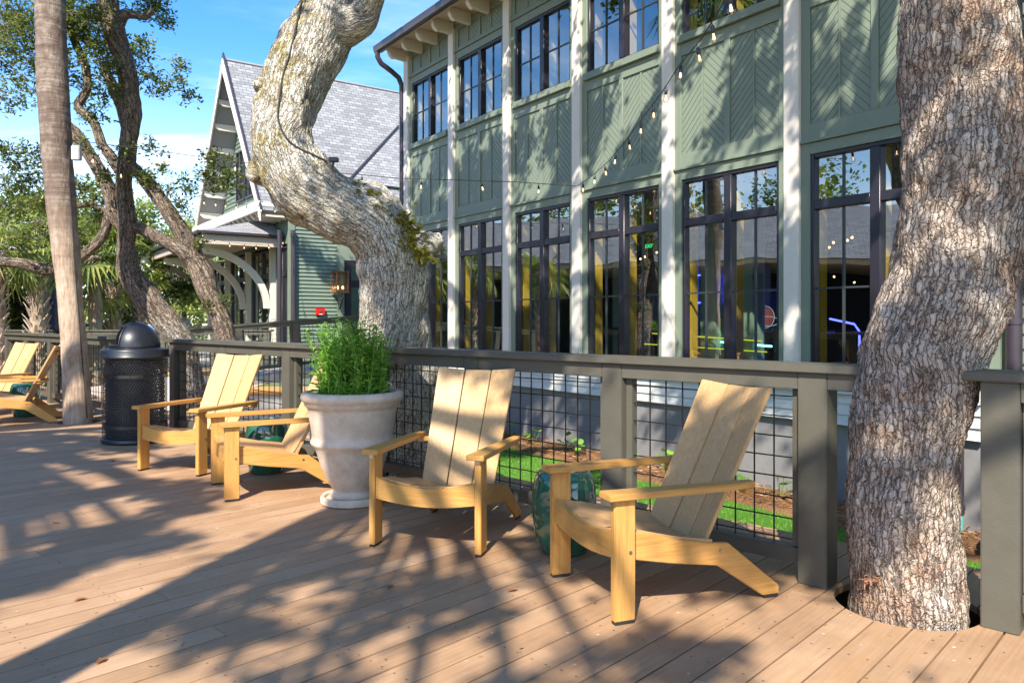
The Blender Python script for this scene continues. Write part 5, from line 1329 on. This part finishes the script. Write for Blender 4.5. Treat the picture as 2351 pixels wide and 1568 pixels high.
def flood():
    p = onto('lean', 756, 378, .045)[0]; r = empty('floodlight', p, 0, 'small black floodlight fixed on the bend of the leaning oak', 'floodlight')
    mb = MB(); mb.box(-.035, .035, -.03, .03, -.005, .03); mb.build('head', M['black_met'], r, bevel=.005); mb = MB(); mb.tube([(0, 0, 0), (-.01, 0, -.05)], .01, 6); mb.build('mount', M['black_met'], r)
flood()
# ------------------------------------------------------------------ fern and small plants
def ferns():
    rr = random.Random(12); V = []; Fc = []
    base = P(960, 540, 5.9)
    spots = []
    for i in range(140):
        t = rr.random(); x = 925 + 52 * t + rr.gauss(0, 15); y = 492 + 112 * t + rr.gauss(0, 17); q = onto('lean', x, y, .0, 6.05)
        if q[0].y < 6.6: spots.append(q)
    for i in range(28):
        x = rr.uniform(815, 935); y = 440 + (x - 850) * .74 + rr.uniform(-6, 22); q = onto('lean', x, y, .0, 99)
        if q[0].y < 7: spots.append(q)
    for s, nn in spots:
        for k in range(rr.randint(1, 3)):
            d = (nn * .8 + Vector((rr.gauss(0, .6), rr.gauss(0, .5), rr.uniform(-.5, .7)))).normalized(); L = rr.uniform(.03, .075); sd = d.cross(Vector((0, 0, 1))).normalized()
            for j in range(9):
                u = (j + 1) / 10; p = s + d * L * u + Vector((0, 0, -L * u * u * .5)); w = .013 * math.sin(math.pi * min(1, u + .15)) + .004
                for sg in (-1, 1):
                    q = len(V); e = p + sd * sg * w + d * .006; V += [p - d * .004, e - d * .003, e + d * .004, p + d * .004]; Fc.append((q, q + 1, q + 2, q + 3))
    o = mesh('resurrection_fern', V, Fc, M['leaf_fern']); tag(o, 'yellow-green ferns growing on the upper bend of the leaning oak', 'fern')
ferns()
def bedplants():
    rr = random.Random(6)
    for i, (a, d) in enumerate(((13.9, .35), (13.2, .3), (12.7, .5), (12.1, .3), (11.7, .55), (11.35, .3), (10.2, .4), (9.7, .35), (9.2, .5), (8.8, .35), (14.6, .3))):
        p = WO + wv * a - mv * d; lab = ('small round-leaved plant seen low just right of the forward-facing chair back', 'round-leaved plant, second along the mulch from the forward-facing chair', 'round-leaved plant at the lawn edge above the glazed stool', 'round-leaved plant against the foundation just left of the fence post behind the nearest chair', 'round-leaved plant at the lawn edge beside the fence post behind the nearest chair', 'round-leaved plant seen between the nearest chair back and its left arm', 'round-leaved plant seen through the mesh right of the nearest chair back', 'round-leaved plant by the foundation, left of the double-width corner post', 'round-leaved plant at the lawn edge left of the thick oak base', 'round-leaved plant hidden low behind the thick oak trunk', 'round-leaved plant in the mulch behind the big stone planter')[i]
        r = empty('bed_plant', (p.x, p.y, -.54), rr.uniform(0, 6), lab, 'plant', 'round-leaved plants in the mulch bed')
        mb = MB(); lf = MB()
        for k in range(8):
            th = rr.uniform(0, 6.28); q = rr.uniform(.03, .13); h = rr.uniform(.08, .26); e = Vector((math.cos(th) * q, math.sin(th) * q, h)); mb.tube([(0, 0, 0), e * .6, e], .003, 4, False)
            n = Vector((rr.gauss(0, .4), rr.gauss(0, .4), 1)).normalized(); a_ = n.orthogonal().normalized(); b_ = n.cross(a_); R_ = rr.uniform(.03, .055)
            lf.add([e + (a_ * math.cos(t * .785) + b_ * math.sin(t * .785)) * R_ * (1 if t else .5) for t in range(8)], [tuple(range(8))])
        mb.build('stem', M['leaf_bed'], r); lf.build('leaves', M['leaf_bed'], r)
bedplants()
def litter():
    rr = random.Random(8)
    for (x, y), lab in (((255, 1062), 'single small orange leaf on the deck left of the stone planter base'), ((120, 1200), 'small curled orange leaf on the bare deck at left'), ((168, 1382), 'dry brown leaf on the deck near the bottom left'), ((905, 1345), 'dry brown leaf on the deck in front of the forward-facing chair'), ((1165, 1360), 'orange leaf on the deck left of the nearest chair leg'), ((1178, 1185) , 'orange leaf under the forward-facing chair'), ((545, 1105), 'small orange leaf on the deck left of the planter saucer'), ((218, 1528), 'pale twisted leaf on the deck at the bottom left corner')):
        Y = 2233.6 / (y - 736); p = P(x, y, Y); L = .028; V = [(0, 0, .003), (L, L * .45, .014), (L * 2.1, 0, .004), (L, -L * .45, .011), (L, 0, .001)]
        o = mesh('fallen_leaf', V, [(0, 4, 1), (4, 2, 1), (0, 3, 4), (4, 3, 2)], M['dead_leaf']); o.location = (p.x, p.y, .003); o.rotation_euler = (0, 0, rr.uniform(0, 6)); tag(o, lab, 'leaf', 'dry leaves fallen on the deck')
litter()
def debris():
    rr = random.Random(15); V = []; Fc = []
    for i in range(170):
        x = rr.uniform(20, 2300); y = rr.uniform(930, 1560); Y = 2233.6 / (y - 736); p = P(x, y, Y); L = rr.uniform(.004, .012); a = rr.uniform(0, 6.28); dx, dy = math.cos(a) * L, math.sin(a) * L; k = len(V)
        V += [(p.x - dx, p.y - dy, .002), (p.x - dy * .4, p.y + dx * .4, .004), (p.x + dx, p.y + dy, .003), (p.x + dy * .4, p.y - dx * .4, .002)]; Fc.append((k, k + 1, k + 2, k + 3))
    tag(mesh('leaf_litter', V, Fc, leafmat('litter_bits', [(.08, .05, .03), (.30, .18, .08), (.60, .52, .42)], .1)), 'tiny bits of bark and leaf strewn over the deck boards', 'leaf litter', kind='stuff')
debris()
def rock():
    p = WO + wv * 7.45 - mv * .55; mb = MB(); mb.ball((0, 0, 0), .24, 28, (1, .8, 1.1)); o = mb.build('rock', painted('rock_grey', (.34, .37, .42), .8, .3, .01, None, 9), None, True)
    for v in o.data.vertices: v.co += v.co.normalized() * (noise.noise(v.co * 6) * .07)
    o.location = (p.x, p.y, -.42); tag(o, 'grey boulder on the lawn beside the turquoise pipe end', 'rock')
rock()
# ------------------------------------------------------------------ fences and decks in the distance, pavilion, people
def distance():
    # raised walk with sloping railing
    o = Vector((-5.24, 16.0, .165)); f = fence('walkway_fence', 'sloping dark railing of the raised walk in front of the gabled house', [-2.9, -1.7, -.5, .7, 1.9, 3.1, 4.3], o, math.atan2(mv.y, mv.x)); f.rotation_euler = (0, -R(4.2), math.atan2(mv.y, mv.x))
    mb = MB(); mb.box(-3.2, 5, -.3, 1.6, -.18, -.02); w = mb.build('raised_walk', M['tan'], None); w.location = o; w.rotation_euler = f.rotation_euler; tag(w, kind='structure')
    fence('far_fence', 'far level dark railing seen over the railing behind the palm', [0, 1.25, 2.5, 3.75, 5.0, 6.25], (-12.2, 18.2, -.01), 0)
    fence('far_fence', 'farthest small railing left of the palm trunk', [0, 1.5, 3.0], (-19.2, 29.4, .09), R(4))
    # lower boardwalk behind the front railing
    mb = MB(); mb.box(-16, -1.2, 9.8, 15.2, -.36, -.30); w = mb.build('boardwalk', M['cream'], None); w.location = (0, 0, 0); tag(w, kind='structure')
    w = mesh('path', [(-18, 16, -.585), (-7, 16, -.585), (-9, 60, -.585), (-22, 60, -.585)], [(0, 1, 2, 3)], mat('path_sand', color=(.42, .36, .28), rough=.9)); tag(w, kind='structure')
    # low planter box walls seen through the mesh
    for (x0, x1, y0, y1, lab) in ((-3.4, -1.9, 9.3, 9.9, 'low pale planter wall with orange timber edge seen through the railing mesh, right of the lounge chair back'), (-6.6, -5.0, 12.6, 13.4, 'low pale wall with timber edge seen through the mesh behind the litter bin')):
        q = empty('planter_wall', ((x0 + x1) / 2, (y0 + y1) / 2, -.58), 0, lab, 'low wall'); a, b = (x1 - x0) / 2, (y1 - y0) / 2
        mb = MB(); mb.box(-a, a, -b, b, 0, .95); mb.build('wall', M['cream'], q); mb = MB(); mb.box(-a - .03, a + .03, -b - .03, b + .03, .952, 1.0); mb.build('edge_board', M['orange'], q, bevel=.005)
    # pavilion at the far left, its grey roof running out of frame
    p = empty('pavilion', (-17.2, 22, -.6), R(0), 'open grey roofed pavilion with dark blue posts at the left edge', 'pavilion')
    mb = MB(); mb.hexa([(-9, -30, 3.6), (4.0, -30, 3.6), (4.0, 4, 3.6), (-9, 4, 3.6), (-9, -29.9, 3.75), (4.0, -29.9, 3.75), (4.0, 3.9, 3.75), (-9, 3.9, 3.75)]); mb.build('eave', M['cream'], p)
    V = [(4.2, -30.2, 3.76), (4.2, 4.2, 3.76), (-2.5, 2, 6.2), (-2.5, -28, 6.2), (-9.2, 4.2, 3.76), (-9.2, -30.2, 3.76)]
    mesh('roof', V, [(0, 1, 2, 3), (1, 4, 2), (0, 3, 5), (3, 2, 4, 5)], M['shingle'], p, uvs=[(0, 0), (34, 0), (32, 7), (2, 7), (0, 0), (13, 0), (6, 7), (13, 0), (6, 7), (0, 0), (32, 7), (2, 7), (0, 0), (34, 0)])
    for k, (x, y) in enumerate([(3.8, yy) for yy in (-27, -23.6, -20.2, -16.8, -13.4, -10, -6.5, -3, .2, 3.6)] + [(.5, 3.6), (-3, 3.6), (-6.5, 3.6)]):
        mb = MB(); mb.box(x - .12, x + .12, y - .12, y + .12, 0, 3.6); mb.build('post', mat('pavilion_blue', color=(.045, .06, .11), rough=.5) if not bpy.data.materials.get('pavilion_blue') else bpy.data.materials['pavilion_blue'], p)
    mb = MB(); mb.box(-8.5, 3.4, 3.5, 3.6, 0, 1.1); mb.build('low_wall', M['dark_room'], p)
    mb = MB(); mb.box(-2.2, -2.0, -30, 2, 0, 3.6); mb.build('added_back_wall', M['dark_room'], p)  # unseen dark wall, added to darken what the window panes mirror
    t = MB(); out = ([], []); rr = random.Random(78)
    for i in range(60): clump(out, (-30 + rr.uniform(-2, 2), rr.uniform(-28, 22), rr.uniform(0, 8.5)), (2.6, 2.6, 1.8), 46, 8, .30, .10, rr)
    tag(mesh('side_woodland', out[0], out[1], M['leaf_back2']), 'wood of dark green trees left of the pavilion, mirrored in the window panes', 'woodland', kind='stuff')
distance()
def person(x, y, h, z0, label, shirt, hairc, hairlong):
    r = empty('person', (x, y, z0), R(12), label, 'person'); s = h / 1.7
    J = [(0, 0, .95), (0, .01, 1.15), (0, .01, 1.38), (0, 0, 1.50), (0, -.01, 1.60), (0, -.01, 1.68),
         (.19, .01, 1.38), (.24, -.02, 1.12), (.25, -.08, .90), (.25, -.10, .80), (-.19, .01, 1.38), (-.25, .03, 1.12), (-.24, .0, .90), (-.24, -.02, .80),
         (.09, 0, .88), (.10, -.08, .50), (.10, .02, .08), (.10, -.12, .03), (-.09, 0, .88), (-.10, .06, .50), (-.10, .18, .10), (-.10, .06, .03)]
    E = [(0, 1), (1, 2), (2, 3), (3, 4), (4, 5), (2, 6), (6, 7), (7, 8), (8, 9), (2, 10), (10, 11), (11, 12), (12, 13), (0, 14), (14, 15), (15, 16), (16, 17), (0, 18), (18, 19), (19, 20), (20, 21)]
    Rd = [.14, .13, .15, .055, .085, .07, .07, .05, .036, .03, .07, .05, .036, .03, .10, .065, .045, .035, .10, .065, .045, .035]
    def skin(name, Js, Es, Rs, m, par):
        me = bpy.data.meshes.new(name); me.from_pydata([Vector(j) * s for j in Js], Es, []); o = bpy.data.objects.new(name, me); C.objects.link(o); o.parent = par
        md = o.modifiers.new('s', 'SKIN'); 
        for v, q in zip(me.skin_vertices[0].data, Rs): v.radius = (q * s, q * s * .8)
        me.skin_vertices[0].data[0].use_root = True
        o.modifiers.new('b', 'SUBSURF').levels = 1; o.modifiers['b'].render_levels = 1; me.materials.append(m); return o
    skin('body', J, E, Rd, M['skin'], r)
    ci = [0, 1, 2, 6, 7, 8, 10, 11, 12]; mp = {a: b for b, a in enumerate(ci)}
    skin('shirt', [J[i] for i in ci], [(mp[a], mp[b]) for a, b in E if a in mp and b in mp], [Rd[i] + .02 for i in ci], mat('shirt_' + hairlong, color=shirt, rough=.8), r)
    li = [0, 14, 15, 16, 18, 19, 20]; mp = {a: b for b, a in enumerate(li)}
    skin('trousers', [J[i] for i in li], [(mp[a], mp[b]) for a, b in E if a in mp and b in mp], [Rd[i] + .012 for i in li], mat('trousers_' + hairlong, color=(.05, .06, .09), rough=.8), r)
    mb = MB(); mb.ball((0, .012 * s, 1.645 * s), .108 * s, 16, (1, 1, 1.1))
    if hairlong == 'long': mb.ball((0, .05 * s, 1.54 * s), .09 * s, 14, (1.05, .6, 1.5))
    mb.build('hair', mat('hair_' + hairlong, color=hairc, rough=.7), r, True)
person(-12.95, 30, 1.66, -.08, 'person in a loose white top with long brown hair walking away beside the oak base', (.62, .64, .68), (.16, .08, .04), 'long')
person(-15.3, 32.5, 1.55, -.22, 'person in a blue shirt with short dark hair seen over the litter bin', (.10, .22, .55), (.03, .02, .015), 'short')
